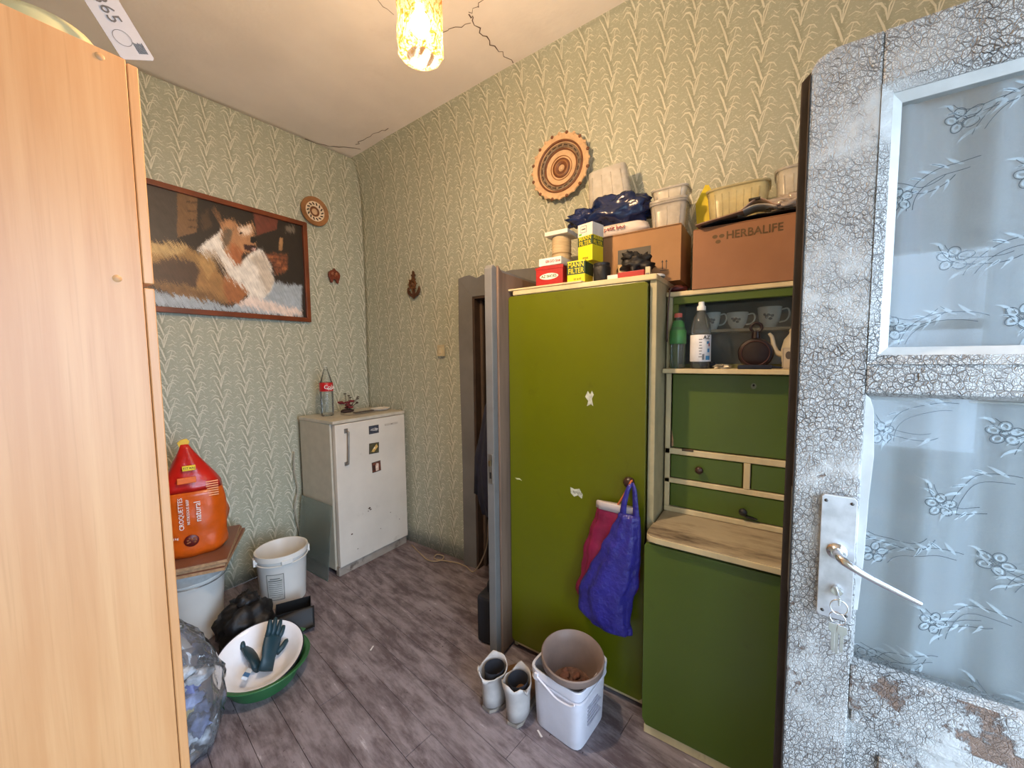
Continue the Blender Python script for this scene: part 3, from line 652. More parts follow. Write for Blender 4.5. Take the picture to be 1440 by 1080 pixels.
# ------------------------------------------------------------------ framed picture of a collie
DOG=[
('curtain', (62, 55, 50), [(0.674, 2.399), (0.805, 2.404), (0.789, 2.115), (0.655, 2.075)]) ,
('column', (112, 82, 52), [(0.803, 2.388), (0.894, 2.385), (0.883, 2.182), (0.79, 2.133)]) ,
('bush', (70, 52, 36), [(0.9, 2.294), (0.947, 2.326), (0.958, 2.238), (0.91, 2.198)]) ,
('brickhi', (108, 56, 42), [(1.185, 2.386), (1.338, 2.39), (1.324, 2.314), (1.196, 2.241)]) ,
('bricklo', (128, 74, 46), [(1.238, 2.15), (1.388, 2.161), (1.371, 2.041), (1.309, 2.019), (1.264, 2.094)]) ,
('brick', (84, 46, 30), [(1.235, 2.147), (1.385, 2.151), (1.385, 2.144), (1.235, 2.141)]),
('brick', (84, 46, 30), [(1.235, 2.119), (1.385, 2.123), (1.385, 2.116), (1.235, 2.113)]),
('brick', (84, 46, 30), [(1.235, 2.091), (1.385, 2.095), (1.385, 2.088), (1.235, 2.085)]),
('brick', (84, 46, 30), [(1.235, 2.064), (1.385, 2.068), (1.385, 2.061), (1.235, 2.058)]),
('brick', (84, 46, 30), [(1.28, 2.124), (1.286, 2.124), (1.286, 2.152), (1.28, 2.152)]),
('brick', (84, 46, 30), [(1.33, 2.124), (1.336, 2.124), (1.336, 2.152), (1.33, 2.152)]),
('brick', (84, 46, 30), [(1.305, 2.094), (1.311, 2.094), (1.311, 2.122), (1.305, 2.122)]),
('brick', (84, 46, 30), [(1.355, 2.099), (1.361, 2.099), (1.361, 2.127), (1.355, 2.127)]),
('brick', (84, 46, 30), [(1.29, 2.069), (1.296, 2.069), (1.296, 2.097), (1.29, 2.097)]),
('brick', (84, 46, 30), [(1.34, 2.069), (1.346, 2.069), (1.346, 2.097), (1.34, 2.097)]),
('brick', (84, 46, 30), [(1.32, 2.034), (1.326, 2.034), (1.326, 2.062), (1.32, 2.062)]),
('brick', (158, 96, 58), [(1.26, 2.117), (1.290, 2.117), (1.290, 2.133), (1.26, 2.133)]),
('brick', (158, 96, 58), [(1.31, 2.087), (1.340, 2.087), (1.340, 2.103), (1.31, 2.103)]),
('brick', (158, 96, 58), [(1.345, 2.057), (1.375, 2.057), (1.375, 2.073), (1.345, 2.073)]),
('column', (76, 54, 34), [(.845, 2.34), (.892, 2.35), (.892, 2.357), (.845, 2.348)]),
('column', (76, 54, 34), [(.845, 2.29), (.892, 2.30), (.892, 2.307), (.845, 2.298)]),
('column', (76, 54, 34), [(.845, 2.24), (.892, 2.25), (.892, 2.257), (.845, 2.248)]),
('column', (76, 54, 34), [(.845, 2.2), (.892, 2.21), (.892, 2.217), (.845, 2.208)]),
('candle', (160, 120, 80), [(1.339, 2.266), (1.362, 2.271), (1.358, 2.186), (1.332, 2.181)]) ,
('glassy', (110, 100, 88), [(1.382, 2.355), (1.449, 2.373), (1.443, 2.323), (1.379, 2.307)]) ,
('floor', (160, 172, 182), [(0.634, 1.824), (0.828, 1.805), (1.03, 1.776), (1.296, 1.965), (1.475, 1.965), (1.464, 1.73), (0.629, 1.74)]) ,
('body', (152, 118, 70), [(0.642, 2.073), (0.761, 2.11), (0.845, 2.093), (0.917, 2.064), (1.007, 1.969), (1.033, 1.82), (1.065, 1.794), (0.965, 1.793), (0.828, 1.805), (0.629, 1.844)]) ,
('lightfur', (190, 160, 108), [(0.642, 2.068), (0.761, 2.109), (0.844, 2.084), (0.771, 2.033), (0.638, 1.998)]) ,
('saddle', (76, 56, 42), [(0.635, 1.944), (0.77, 2.025), (0.855, 2.015), (0.896, 1.95), (0.862, 1.873), (0.797, 1.881), (0.631, 1.869)]) ,
('thigh', (154, 114, 66), [(0.883, 1.994), (0.975, 1.973), (1.01, 1.874), (1.015, 1.798), (0.928, 1.836), (0.863, 1.891)]) ,
('mane', (226, 220, 210), [(0.881, 2.092), (0.946, 2.171), (1.023, 2.255), (1.053, 2.196), (1.114, 2.065), (1.172, 2.136), (1.229, 2.168), (1.262, 2.073), (1.306, 1.967), (1.232, 1.853), (1.155, 1.824), (1.105, 1.887), (1.006, 1.95), (0.947, 2.033)]) ,
('maneshade', (196, 184, 168), [(1.16, 2.10), (1.23, 2.13), (1.27, 2.02), (1.30, 1.96), (1.24, 1.88), (1.20, 1.98)]),
('maneshade', (178, 160, 138), [(.905, 2.09), (.96, 2.10), (1.02, 1.99), (1.05, 1.93), (1.00, 1.955), (.95, 2.03)]),
('darkline', (58, 42, 30), [(.945, 2.06), (.965, 2.06), (1.015, 1.96), (1.028, 1.89), (1.012, 1.89), (.995, 1.95)]),
('bodyshade', (120, 88, 52), [(.63, 1.86), (.80, 1.875), (.93, 1.84), (1.00, 1.80), (.83, 1.81), (.63, 1.845)]),
('bodylight', (176, 138, 84), [(.86, 2.05), (.92, 2.05), (.96, 1.99), (.93, 1.93), (.89, 1.99)]),
('chest', (156, 98, 56), [(0.998, 1.949), (1.072, 1.922), (1.13, 1.861), (1.065, 1.799), (1.006, 1.798)]) ,
('foreleg', (222, 206, 196), [(1.057, 1.793), (1.139, 1.852), (1.289, 1.823), (1.466, 1.786), (1.464, 1.741), (1.227, 1.76)]) ,
('ear', (122, 86, 56), [(0.969, 2.364), (1.01, 2.316), (1.019, 2.268), (0.99, 2.269)]) ,
('head', (178, 130, 90), [(0.999, 2.272), (1.058, 2.302), (1.108, 2.277), (1.172, 2.314), (1.181, 2.227), (1.192, 2.17), (1.162, 2.124), (1.126, 2.126), (1.078, 2.039), (1.031, 2.106), (1.002, 2.175)]) ,
('ruff', (166, 100, 60), [(1.051, 2.168), (1.118, 2.125), (1.113, 2.046), (1.078, 2.034), (1.039, 2.098)]) ,
('cheek', (108, 92, 74), [(1.005, 2.232), (1.063, 2.237), (1.051, 2.168), (1.016, 2.122)]) ,
('blaze', (226, 206, 186), [(1.082, 2.266), (1.162, 2.292), (1.168, 2.239), (1.105, 2.224)]) ,
('mouth', (52, 26, 26), [(1.12, 2.172), (1.185, 2.179), (1.193, 2.151), (1.163, 2.134), (1.127, 2.144)]) ,
('tongue', (205, 170, 160), [(1.164, 2.156), (1.194, 2.169), (1.188, 2.138)]) ,
('eye', (30, 22, 18), [(1.100, 2.238), (1.112, 2.244), (1.116, 2.234), (1.104, 2.229)]),
('nose', (20, 15, 15), [(1.16, 2.22), (1.177, 2.232), (1.195, 2.227), (1.192, 2.202), (1.173, 2.191), (1.159, 2.197)]) ,
]
def in_poly(px, py, poly):
    ins = np.zeros(px.shape, bool); n = len(poly); j = n-1
    for i in range(n):
        xi, yi = poly[i]; xj, yj = poly[j]
        if yi != yj:
            c = ((yi > py) != (yj > py)) & (px < (xj-xi)*(py-yi)/(yj-yi)+xi); ins ^= c
        j = i
    return ins
PX0, PX1, PZ0, PZ1 = .53, 1.522, 1.712, 2.412
pf = thing('framed_picture', 'wide framed picture of a lying long-haired collie on the papered wall', 'picture', (0, 2.795, 0))
FRAME = M('mahogany_frame', '6e3418', .35, var=.25, scale=30, stretch=(.2, 1, .2))
FW = .030
for poly in ([(PX0, PZ0), (PX1, PZ0), (PX1-FW, PZ0+FW), (PX0+FW, PZ0+FW)], [(PX1, PZ0), (PX1, PZ1), (PX1-FW, PZ1-FW), (PX1-FW, PZ0+FW)], [(PX1, PZ1), (PX0, PZ1), (PX0+FW, PZ1-FW), (PX1-FW, PZ1-FW)], [(PX0, PZ1), (PX0, PZ0), (PX0+FW, PZ0+FW), (PX0+FW, PZ1-FW)]):
    MB().prism(poly, .026, (1, 0, 0), (0, 0, 1), (0, 0, 0)).build('frame_rail', FRAME, pf, bevel=.003)
nu, nv = 260, 180
gx = np.linspace(PX0+.028, PX1-.028, nu); gz = np.linspace(PZ0+.028, PZ1-.028, nv)
GX, GZ = np.meshgrid(gx, gz)
rng = np.random.RandomState(3)
img = np.zeros((nv, nu, 3)); img[:] = (38, 30, 24)
S = 14; acc = np.zeros_like(img)
def rough(sc, seed):
    r = np.random.RandomState(seed).rand(int(nv/sc)+3, int(nu/sc)+3)-.5
    jj, ii = np.arange(nv)/sc, np.arange(nu)/sc; a, b = jj.astype(int), ii.astype(int); fa, fb = (jj-a)[:, None], (ii-b)[None]
    return (r[a][:, b]*(1-fa)*(1-fb)+r[a+1][:, b]*fa*(1-fb)+r[a][:, b+1]*(1-fa)*fb+r[a+1][:, b+1]*fa*fb)
bs_ = np.random.RandomState(15).rand(nv+60, nu+60)-.5; hair = np.zeros((nv, nu))
for k_ in range(14): hair += bs_[30+k_:30+k_+nv, 30-k_//2:30-k_//2+nu]/3.7
for s_ in range(S):
    jx = hair*.016+rough(16, 4)*.02+rough(2.2, s_)*.010+rough(9, s_)*.012+rng.randn()*.004; jz = hair*.034+rough(16, 5)*.02+rough(2.2, s_+50)*.014+rough(9, s_+20)*.012+rng.randn()*.005
    im = np.zeros_like(img); im[:] = (38, 30, 24)
    for nm, c, poly in DOG:
        k = .35 if nm in ('nose', 'mouth', 'tongue', 'candle', 'column', 'curtain', 'brickhi', 'brick', 'eye') else 1
        msk = in_poly(GX+jx*k, GZ+jz*k, poly); im[msk] = c
    acc += im
img = acc/S
streak = np.zeros((nv, nu)); base_ = np.random.RandomState(5).rand(nv+60, nu+60)-.5
for k_ in range(12): streak += base_[30+k_*1:30+k_+nv, 30-k_//2:30-k_//2+nu]/3.4
img = np.clip(img*(1+.13*(streak+rough(6, 78))[..., None]), 0, 255)
gx_ = ((GX-PX0)/(PX1-PX0))[..., None]; img = np.clip(img, 0, 255)/255
linr = np.where(img <= .04045, img/12.92, ((img+.055)/1.055)**2.4)
me = bpy.data.meshes.new('print'); vv = [(float(x), -.008, float(z)) for z in gz for x in gx]
me.from_pydata(vv, [], [(j*nu+i, j*nu+i+1, (j+1)*nu+i+1, (j+1)*nu+i) for j in range(nv-1) for i in range(nu-1)]); me.update()
ca_ = me.color_attributes.new('print', 'FLOAT_COLOR', 'POINT')
ca_.data.foreach_set('color', np.concatenate([linr.reshape(-1, 3), np.ones((nu*nv, 1))], 1).astype(np.float32).ravel())
pm, t_, b_ = newmat('printed_picture'); at = t_.nodes.new('ShaderNodeAttribute'); at.attribute_name = 'print'
t_.links.new(at.outputs['Color'], b_.inputs['Base Color']); b_.inputs['Roughness'].default_value = .45
me.materials.append(pm); po = bpy.data.objects.new('print', me); COL.objects.link(po); po.parent = pf
MB().box(PX0+.01, PX1-.01, -.006, -.002, PZ0+.01, PZ1-.01).build('backing', M('picture_backing', '6b5a45', .8), pf)

# ------------------------------------------------------------------ wall ornaments
TAN = M('carved_tan_wood', 'c9a680', .5, var=.12, scale=30); DBR = M('carved_dark_brown', '6a4128', .5, var=.2, scale=40); MBR = M('carved_mid_brown', '8d6038', .5, var=.2)
sp = thing('wall_plate', 'small round carved plate beside the picture corner', 'wall plate', (1.592, 2.793, 2.512), rot=(PI/2, 0, 0)); sp.scale = (1.28, 1.28, 1.1)
MB().lathe([(.0001, .004), (.030, .005), (.050, .010), (.066, .018), (.078, .018), (.080, .012), (.06, .0), (.0001, .0)], 48).build('disc', MBR, sp, smooth='auto')
MB().lathe([(.028, .0065), (.029, .009), (.052, .0140), (.054, .0125)], 48).build('ring', M('pale_inlay', 'd9c4a6', .5), sp, smooth=True)
MB().lathe([(.0001, .009), (.014, .009), (.016, .005)], 32).build('boss', TAN, sp, smooth=True)
MB().lathe([(.019, .0055), (.021, .0095), (.024, .0095), (.026, .006)], 40).build('ring', DBR, sp, smooth=True)
for k in range(14):
    a = 2*PI*k/14; Mx = Matrix.Rotation(a, 4, 'Z') @ Matrix.Translation((.042, 0, .0115)) @ Matrix.Rotation(.6, 4, 'Z')
    MB().box(-.0075, .0075, -.0032, .0032, -.001, .0024, Mx).build('inlay', M('inlay_dark', '2a1a12', .6), sp)
bp = thing('wall_plate', 'large scalloped brown plate with concentric rings above the green cupboard', 'wall plate', (1.978, .992, 2.475), rot=(0, -PI/2, 0))
R = .168
MB().lathe([(.0001, .004), (.055, .006), (.105, .012), (.135, .026), (R, .032), (R+.003, .026), (.13, .012), (.0001, -.004)], 96, wob=lambda a, j: .018*math.cos(a*24) if j in (4, 5) else 0).build('disc', TAN, bp, smooth='auto')
for r0, r1, z, mt in ((.018, .052, .0075, DBR), (.060, .064, .0085, MBR), (.090, .098, .0135, DBR), (.100, .122, .0185, M('rope_band', '7d6a56', .6, var=.3, scale=90)), (.126, .136, .0275, DBR)):
    MB().lathe([(r0, z-.002), (r0+.001, z+.001+(r0*.03)), (r1-.001, z+.0025+(r1*.03)), (r1, z-.001)], 72).build('ring', mt, bp, smooth=True)
MB().lathe([(.0001, .012), (.011, .0115), (.013, .008)], 28).build('boss', TAN, bp, smooth=True)
MB().lathe([(.034, .010), (.036, .0125), (.040, .0125), (.042, .010)], 48).build('ring', MBR, bp, smooth=True)
for k in range(24):
    a = 2*PI*k/24; MB().blob(((R+.001)*math.cos(a), (R+.001)*math.sin(a), .031), (.0095, .0095, .006), 0, nu=8, nv=6).build('rim_bead', DBR if k % 2 else TAN, bp, smooth=True)
for k in range(20):
    a = 2*PI*k/20; Mx = Matrix.Rotation(a, 4, 'Z') @ Matrix.Translation((.110, 0, .0235))
    MB().box(-.003, .003, -.011, .011, -.002, .001, Mx).build('notch', M('inlay_dark', '2a1a12', .6), bp)
ow = thing('owl_ornament', 'small brown carved owl hung on the wall right of the picture', 'ornament', (1.718, 2.788, 2.062)); ow.scale = (1.3, 1.2, 1.3)
MB().prism([(-.033, .0), (-.036, .014), (-.032, .028), (-.020, .038), (-.010, .042), (.0, .054), (.010, .042), (.020, .038), (.032, .028), (.036, .014), (.033, .0), (.026, -.018), (.022, -.034), (.012, -.030), (.010, -.016), (0, -.010), (-.010, -.016), (-.012, -.030), (-.022, -.034), (-.026, -.018)], .014, o=(0, 0, 0)).build('body', M('owl_wood', '6b2f1c', .4, var=.3, scale=60), ow, bevel=.003)
for s_ in (-1, 1):
    MB().lathe([(.0001, .003), (.006, .003), (.009, .001), (.010, -.002)], 18, M_=Matrix.Translation((s_*.012, -.0145, .020)) @ Matrix.Rotation(PI/2, 4, 'X')).build('eye', M('owl_eye', '8d5538', .4), ow, smooth=True)
MB().prism([(-.004, .012), (.004, .012), (0, .0)], .005, o=(0, -.014, 0)).build('beak', M('owl_eye', '8d5538'), ow)
an = thing('anchor_ornament', 'dark carved anchor with ship wheel hanging on the papered wall', 'ornament', (1.984, 2.198, 1.985))
ANM = M('anchor_wood', '4a2a14', .45, var=.3, scale=50)
MB().prism([(-.010, -.075), (.010, -.075), (.012, .055), (.020, .060), (.018, .072), (.008, .070), (.010, .086), (0, .098), (-.010, .086), (-.008, .070), (-.018, .072), (-.020, .060), (-.012, .055)], .012, RB, MZ).build('shank', ANM, an, bevel=.002)
MB().prism([(-.066, -.040), (-.058, -.018), (-.048, -.040), (-.036, -.058), (-.012, -.074), (.012, -.074), (.036, -.058), (.048, -.040), (.058, -.018), (.066, -.040), (.060, -.066), (.036, -.086), (.014, -.094), (0, -.108), (-.014, -.094), (-.036, -.086), (-.060, -.066)], .012, RB, MZ).build('arms', ANM, an, bevel=.002)
Mw = Matrix.Translation((-.014, 0, -.002)) @ Matrix.Rotation(-PI/2, 4, 'Y')
MB().lathe([(.024, 0), (.026, .008), (.036, .008), (.038, 0)], 28, M_=Mw).build('wheel_rim', M('wheel_wood', '5f3a1a', .45, var=.2), an, smooth='auto')
MB().lathe([(.0001, .012), (.012, .010), (.015, 0)], 20, M_=Mw).build('hub', M('wheel_wood', '5f3a1a'), an, smooth=True)
for k in range(8):
    MB().box(.010, .050, -.003, .003, .001, .007, Mw @ Matrix.Rotation(k*PI/4, 4, 'Z')).build('spoke', M('wheel_wood', '5f3a1a'), an)
sw = thing('light_switch', 'small yellowed rocker light switch left of the grey doorway', 'switch', (1.990, 1.945, 1.497))
MB().box(-.012, .004, -.030, .030, -.040, .040).build('plate', M('yellowed_plastic', 'b5a888', .4, dirt='8a7a5c', dirt_amt=.35, dscale=20), sw, bevel=.003)
MB().box(-.017, -.010, -.012, .012, -.018, .018).build('rocker', M('rocker_plastic', 'c4b998', .35), sw, bevel=.002)
MB().lathe([(.0001, .0005), (.002, .0005), (.002, 0)], 10, M_=Matrix.Translation((-.0125, 0, .030)) @ Matrix.Rotation(-PI/2, 4, 'Y')).build('screw', M('screw_dark', '4a4744'), sw)

# ------------------------------------------------------------------ refrigerator in the corner
fr = thing('refrigerator', 'old white refrigerator standing in the corner', 'refrigerator', (1.39, 2.33, 0))
FW_, FD, FH = .578, .42, 1.045
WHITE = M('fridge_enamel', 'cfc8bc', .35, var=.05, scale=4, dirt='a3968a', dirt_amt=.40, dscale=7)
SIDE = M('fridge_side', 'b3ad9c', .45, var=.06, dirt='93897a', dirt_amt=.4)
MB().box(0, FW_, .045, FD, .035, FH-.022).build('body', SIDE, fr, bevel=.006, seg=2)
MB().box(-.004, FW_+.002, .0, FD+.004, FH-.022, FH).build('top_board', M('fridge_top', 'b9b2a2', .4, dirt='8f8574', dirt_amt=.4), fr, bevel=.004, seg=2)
dr = MB().box(.010, FW_, 0, .036, .062, FH-.026).build('door', WHITE, fr, bevel=.006, seg=3)
MB().box(.016, FW_-.006, .036, .046, .068, FH-.030).build('door_seal', M('seal_rubber', '8b8074', .7), fr)
MB().box(.006, FW_-.004, .014, .05, .0, .060).build('kick_plate', M('kick_plate', '9a9084', .5, dirt='50443a', dirt_amt=.5, dscale=18), fr, bevel=.002)
hd = MB().tube(smoothpts([(.086, -.002, .965), (.088, -.022, .962), (.088, -.026, .945), (.080, -.026, .77), (.078, -.022, .752), (.078, -.002, .748)], 5), .0065, 8).build('handle', M('handle_grey', '8d8880', .3, .5), dr, smooth=True)
MB().box(.072, .098, -.006, .0005, .955, .985).build('handle_mount', M('handle_grey', '8d8880'), dr, bevel=.002); MB().box(.066, .090, -.006, .0005, .738, .764).build('handle_mount', M('handle_grey', '8d8880'), dr, bevel=.002)
MB().box(.395, .512, -.0025, .0005, .955, .970).build('name_strip', M('name_strip', 'b9b0a4', .4), dr, bevel=.0008); MB().box(.447, .462, -.0032, -.002, .959, .966).build('emblem', M('emblem_grey', '8c857c', .3, .6), dr)
RUST = M('rust_chip', '4e382b', .9)
for px, pz, s in ((.243, .392, .012), (.252, .380, .009), (.232, .374, .006), (.10, .26, .008), (.14, .14, .006), (.42, .30, .005), (.50, .22, .005), (.33, .21, .004)):
    MB().prism([(px+s*math.cos(a)*random.uniform(.5, 1.2), pz+s*.7*math.sin(a)*random.uniform(.5, 1.2)) for a in lins(0, 2*PI*.88, 7)], .0004, o=(0, -.0001, 0)).build('paint_chip', RUST, dr)
for x in (.03, FW_-.03): MB().lathe([(.018, 0), (.018, .034), (.0001, .034)], 12, c=(x, .36, 0)).build('foot', M('black_plastic', '1a1a1c', .5), fr)
# picture magnets
def magnet(label, x, z, w_, h_, cols, tilt=0):
    m_ = thing('photo_magnet', label, 'magnet', (x, 2.3285, z), rot=(0, tilt, 0), group='picture magnets on the refrigerator door')
    MB().box(-w_/2, w_/2, -.003, 0, -h_/2, h_/2).build('plate', M('magnet_edge', '4a443c', .5), m_, bevel=.0006)
    for i, (c, poly) in enumerate(cols): MB().prism([(a*w_, b*h_) for a, b in poly], .0004, o=(0, -.0031-.0004*i, 0)).build('picture_patch', M('magnet_'+c, c, .4, var=.3, scale=60), m_)
Q = [(-.46, -.44), (.46, -.44), (.46, .44), (-.46, .44)]
magnet('small dark blue picture magnet, uppermost on the refrigerator door', 1.690, .945, .080, .058, [('3a3f4c', Q), ('a9a7a4', [(-.4, -.05), (.3, -.2), (.42, .05), (.1, .2), (-.3, .12)]), ('5e5a55', [(-.2, .02), (.1, -.05), (.05, .14)])])
magnet('yellow-brown picture magnet in the middle of the three', 1.686, .812, .080, .075, [('4e4a34', Q), ('c9a45c', [(-.3, -.3), (0, -.35), (.38, .1), (.25, .38), (-.05, .05)]), ('d8cfb8', [(-.1, -.1), (.12, 0), (.02, .16)])], .05)
magnet('reddish picture magnet, lowest of the three on the refrigerator', 1.700, .675, .072, .074, [('6a3a2c', Q), ('d9c2b0', [(-.1, -.4), (.2, -.4), (.25, .25), (0, .35), (-.12, .1)]), ('3a2420', [(-.42, -.3), (-.18, -.3), (-.2, .2), (-.42, .25)])], -.04)

# on the refrigerator
PET = clear('clear_bottle', 'eef4f0', .05, .06, .45)
def bottle(name, label, loc, prof, mat, lab=None, cap=None, group=None, liquid=None):
    b = thing(name, label, 'bottle', loc, group=group)
    MB().lathe([(.0001, .004)]+prof, 32).build('body', mat, b, smooth=True)
    if cap: MB().lathe([(.0001, cap[1]+cap[2]), (cap[0]*.92, cap[1]+cap[2]), (cap[0], cap[1]+cap[2]-.002), (cap[0], cap[1]), (.0001, cap[1])], 24).build('cap', cap[3], b, smooth='auto')
    if lab: MB().lathe([(lab[0], lab[1]), (lab[0]+.0006, lab[1]+.001), (lab[0]+.0006, lab[2]-.001), (lab[0], lab[2])], 32).build('label_sleeve', lab[3], b, smooth='auto')
    return b
FT = FH+.001
pb = [(.036, .0), (.040, .006), (.043, .03), (.041, .06), (.043, .10), (.043, .17), (.041, .185), (.043, .20), (.040, .235), (.030, .275), (.018, .31), (.0125, .325), (.0125, .345)]
b = bottle('drink_bottle', 'empty clear drink bottle with a red label on the refrigerator', (1.512, 2.60, FT), pb, PET, (.0436, .175, .235, M('red_label', 'b3121c', .4, var=.1)))
text('Cola', .040, (-.006, -.0452, .205), (1, 0, 0), MZ, M('white_ink', 'ece7e2', .5), b, depth=.0006)
MB().ribbon([(-.02+.001*k, -.0446, .19+.006*math.sin(k*.4)) for k in range(40)], .004, (0, -1, 0)).build('label_wave', M('white_ink', 'ece7e2'), b)
MB().lathe([(.0155, .322), (.0155, .327), (.013, .327)], 20).build('neck_ring', PET, b, smooth='auto')
fp = thing('dried_flower', 'bunch of dark red dried flowers lying on the refrigerator', 'flowers', (1.665, 2.60, FT))
REDP = M('dark_red_petal', '6d1420', .6, var=.35, scale=60); DRYL = M('dry_dark_leaf', '3c2a24', .8, var=.3)
rn = random.Random(5)
for k in range(7):
    cx, cy, cz = rn.uniform(-.055, .055), rn.uniform(-.03, .03), rn.uniform(.03, .085)
    fo = MB()
    for q in range(7):
        a = q*2*PI/7+k; fo.blob((cx+.011*math.cos(a), cy+.011*math.sin(a), cz+.004*(q % 2)), (.011, .011, .006), .3, q+k, 8, 6)
    fo.blob((cx, cy, cz+.004), (.008, .008, .007), .2, k, 8, 6)
    fo.build('bloom', REDP, fp, smooth=True)
for k in range(9):
    a = rn.uniform(0, 2*PI); e = Vector((.085*math.cos(a), .05*math.sin(a), rn.uniform(.05, .14)))
    MB().tube(smoothpts([(0, 0, .006), tuple(e*.5+Vector((0, 0, .01))), tuple(e)], 4), .0016, 5).build('stem', DRYL, fp)
    MB().blob(tuple(e), (.012, .007, .004), .4, k, 8, 6).build('leaf', DRYL, fp, smooth=True)
MB().blob((0, 0, .015), (.05, .03, .015), .3, 4, 14, 8, flat=0).build('base_moss', DRYL, fp, smooth=True)
pp = thing('paper_sheet', 'crumpled grey paper lying under the dried flowers on the refrigerator', 'paper', (1.70, 2.52, FT))
MB().grid(lambda u, v: (-.11+.22*u, -.06+.11*v, .003+.006*abs(noise.noise(Vector((u*5, v*5, 1))))), 12, 8).build('sheet', M('grey_paper', 'a9a396', .8), pp, solid=.001)
MB().box(-.06, .10, -.055, -.025, .011, .016).build('strip', M('dark_strip', '4a4038', .6), pp, bevel=.001)
ds = thing('dish', 'shallow white oval dish on the refrigerator near the wall', 'dish', (1.88, 2.50, FT))
MB().loft([(0, 0, .0, .05, .035), (0, 0, .003, .062, .045), (0, 0, .016, .080, .060), (0, 0, .018, .080, .060), (0, 0, .014, .072, .053), (0, 0, .006, .055, .038), (0, 0, .005, .001, .001)], 36, cap1=False).build('body', M('white_ceramic', 'cdc7bb', .3), ds, smooth='auto')
MB().tube([(.079*math.cos(a), .059*math.sin(a), .0175) for a in lins(0, 2*PI, 36)], .002, 6, False).build('rim', M('white_ceramic', 'cdc7bb'), ds, smooth=True)
gp = thing('glass_sheet', 'sheet of greenish glass leaning against the refrigerator side', 'glass sheet', (1.322, 2.36, .0))
MB().prism([(0, .002), (.38, .002), (.38, .49), (0, .49)], .004, (0, 1, 0), (.105, 0, .994), (0, 0, 0)).build('pane', clear('green_glass', 'd2e0d8', .16, .06, .3), gp)
MB().prism([(0, .0), (.38, .0), (.38, .003), (0, .003)], .0042, (0, 1, 0), (.105, 0, .994), (0, 0, 0)).build('lower_edge', M('glass_edge', '3c5a50', .2), gp)
cb = MB().tube(smoothpts([(1.352, 2.765, .80), (1.345, 2.762, .66), (1.365, 2.765, .53), (1.335, 2.76, .40), (1.36, 2.77, .22), (1.36, 2.77, .03)], 6), .0045, 8).build('power_cable', M('grey_cable', 'a39c8c', .5), smooth=True)
tag(cb, 'grey cable hanging behind the refrigerator side against the wall', 'cable')
cf = MB().tube(smoothpts([(1.95, 2.27, .006), (1.90, 2.13, .006), (1.86, 1.99, .006), (1.90, 1.92, .007), (1.95, 1.93, .013), (1.94, 1.99, .015), (1.89, 1.96, .014), (1.925, 1.86, .008), (1.945, 1.80, .006), (1.945, 1.72, .006), (1.90, 1.60, .03), (1.80, 1.42, .28), (1.745, 1.35, .52), (1.72, 1.28, .60), (1.70, 1.16, .62)], 6), .0042, 8).build('extension_cable', M('tan_cable', 'a08c72', .5), smooth=True)
tag(cf, 'pale cable snaking over the floor from the refrigerator to the grey doorway', 'cable')

# ------------------------------------------------------------------ pile at the back wall
BUCK = M('white_bucket_plastic', 'd9d6cf', .4, var=.04, scale=5, dirt='b0a698', dirt_amt=.36, dscale=6)
def bucket(name, label, loc, r0, r1, h, mat, rx=0, handle=True, group=None):
    b = thing(name, label, 'bucket', loc, rx, group)
    MB().lathe([(.0001, .003), (r0-.004, .003), (r1-.004, h-.006), (r1, h), (r1+.006, h), (r1+.006, h-.03), (r1+.001, h-.032), (r1-.003, h-.04), (r0, .002), (r0-.004, 0), (.0001, 0)], 48).build('body', mat, b, smooth='auto')
    MB().lathe([(r1+.0015, h-.05), (r1+.006, h-.052), (r1+.006, h-.055), (r1-.001, h-.058)], 48).build('ring_rib', mat, b, smooth='auto')
    if handle:
        for s in (-1, 1): MB().box(s*(r1+.004)-.008, s*(r1+.004)+.008, -.02, .02, h-.062, h-.02).build('handle_lug', mat, b, bevel=.003)
        MB().tube([((r1+.012)*math.cos(a), -(r1+.012)*math.sin(a)*.96, h-.045-.03*math.sin(a)) for a in lins(0, PI, 24)], .002, 6).build('wire_handle', M('galvanised_wire', '9a9a98', .35, .8), b, smooth=True)
    return b
rb = bucket('bucket', 'open round white bucket with a printed paper label', (1.085, 2.43, 0), .118, .135, .315, BUCK, -.25, handle=False)
for s in (-1, 1): MB().box(s*.139-.010, s*.139+.010, -.022, .022, .250, .292).build('handle_lug', BUCK, rb, bevel=.003)
MB().box(-.028, .028, -.147, -.130, .268, .290).build('rim_clip', BUCK, rb, bevel=.002)
def wrap(fn_r, a0, a1, z0, z1, off): return MB().grid(lambda u, v: ((fn_r(z0+(z1-z0)*v)+off)*math.cos(a0+(a1-a0)*u), (fn_r(z0+(z1-z0)*v)+off)*math.sin(a0+(a1-a0)*u), z0+(z1-z0)*v), 14, 4)
fr_ = lambda z: .118+.017*z/.315
A0 = math.radians(-118); 
wrap(fr_, A0-.36, A0+.36, .055, .215, .0012).build('paper_label', M('paper_label', 'bdbcb6', .7), rb, smooth=True)
lb = MB()
for k in range(10):
    z = .075+.0125*k; wl = .28 if k not in (0, 9) else .20
    P = [((fr_(z)+.0022)*math.cos(A0-wl+2*wl*t), (fr_(z)+.0022)*math.sin(A0-wl+2*wl*t), z) for t in lins(0, 1, 8)]
    lb.tube(P, .0012 if k < 8 else .0028, 4)
for s in (-1, 1):
    lb.tube([((fr_(z)+.002)*math.cos(A0+s*.345), (fr_(z)+.002)*math.sin(A0+s*.345), z) for z in (.058, .212)], .0014, 4)
for z in (.058, .212): lb.tube([((fr_(z)+.002)*math.cos(A0-.345+.69*t), (fr_(z)+.002)*math.sin(A0-.345+.69*t), z) for t in lins(0, 1, 10)], .0014, 4)
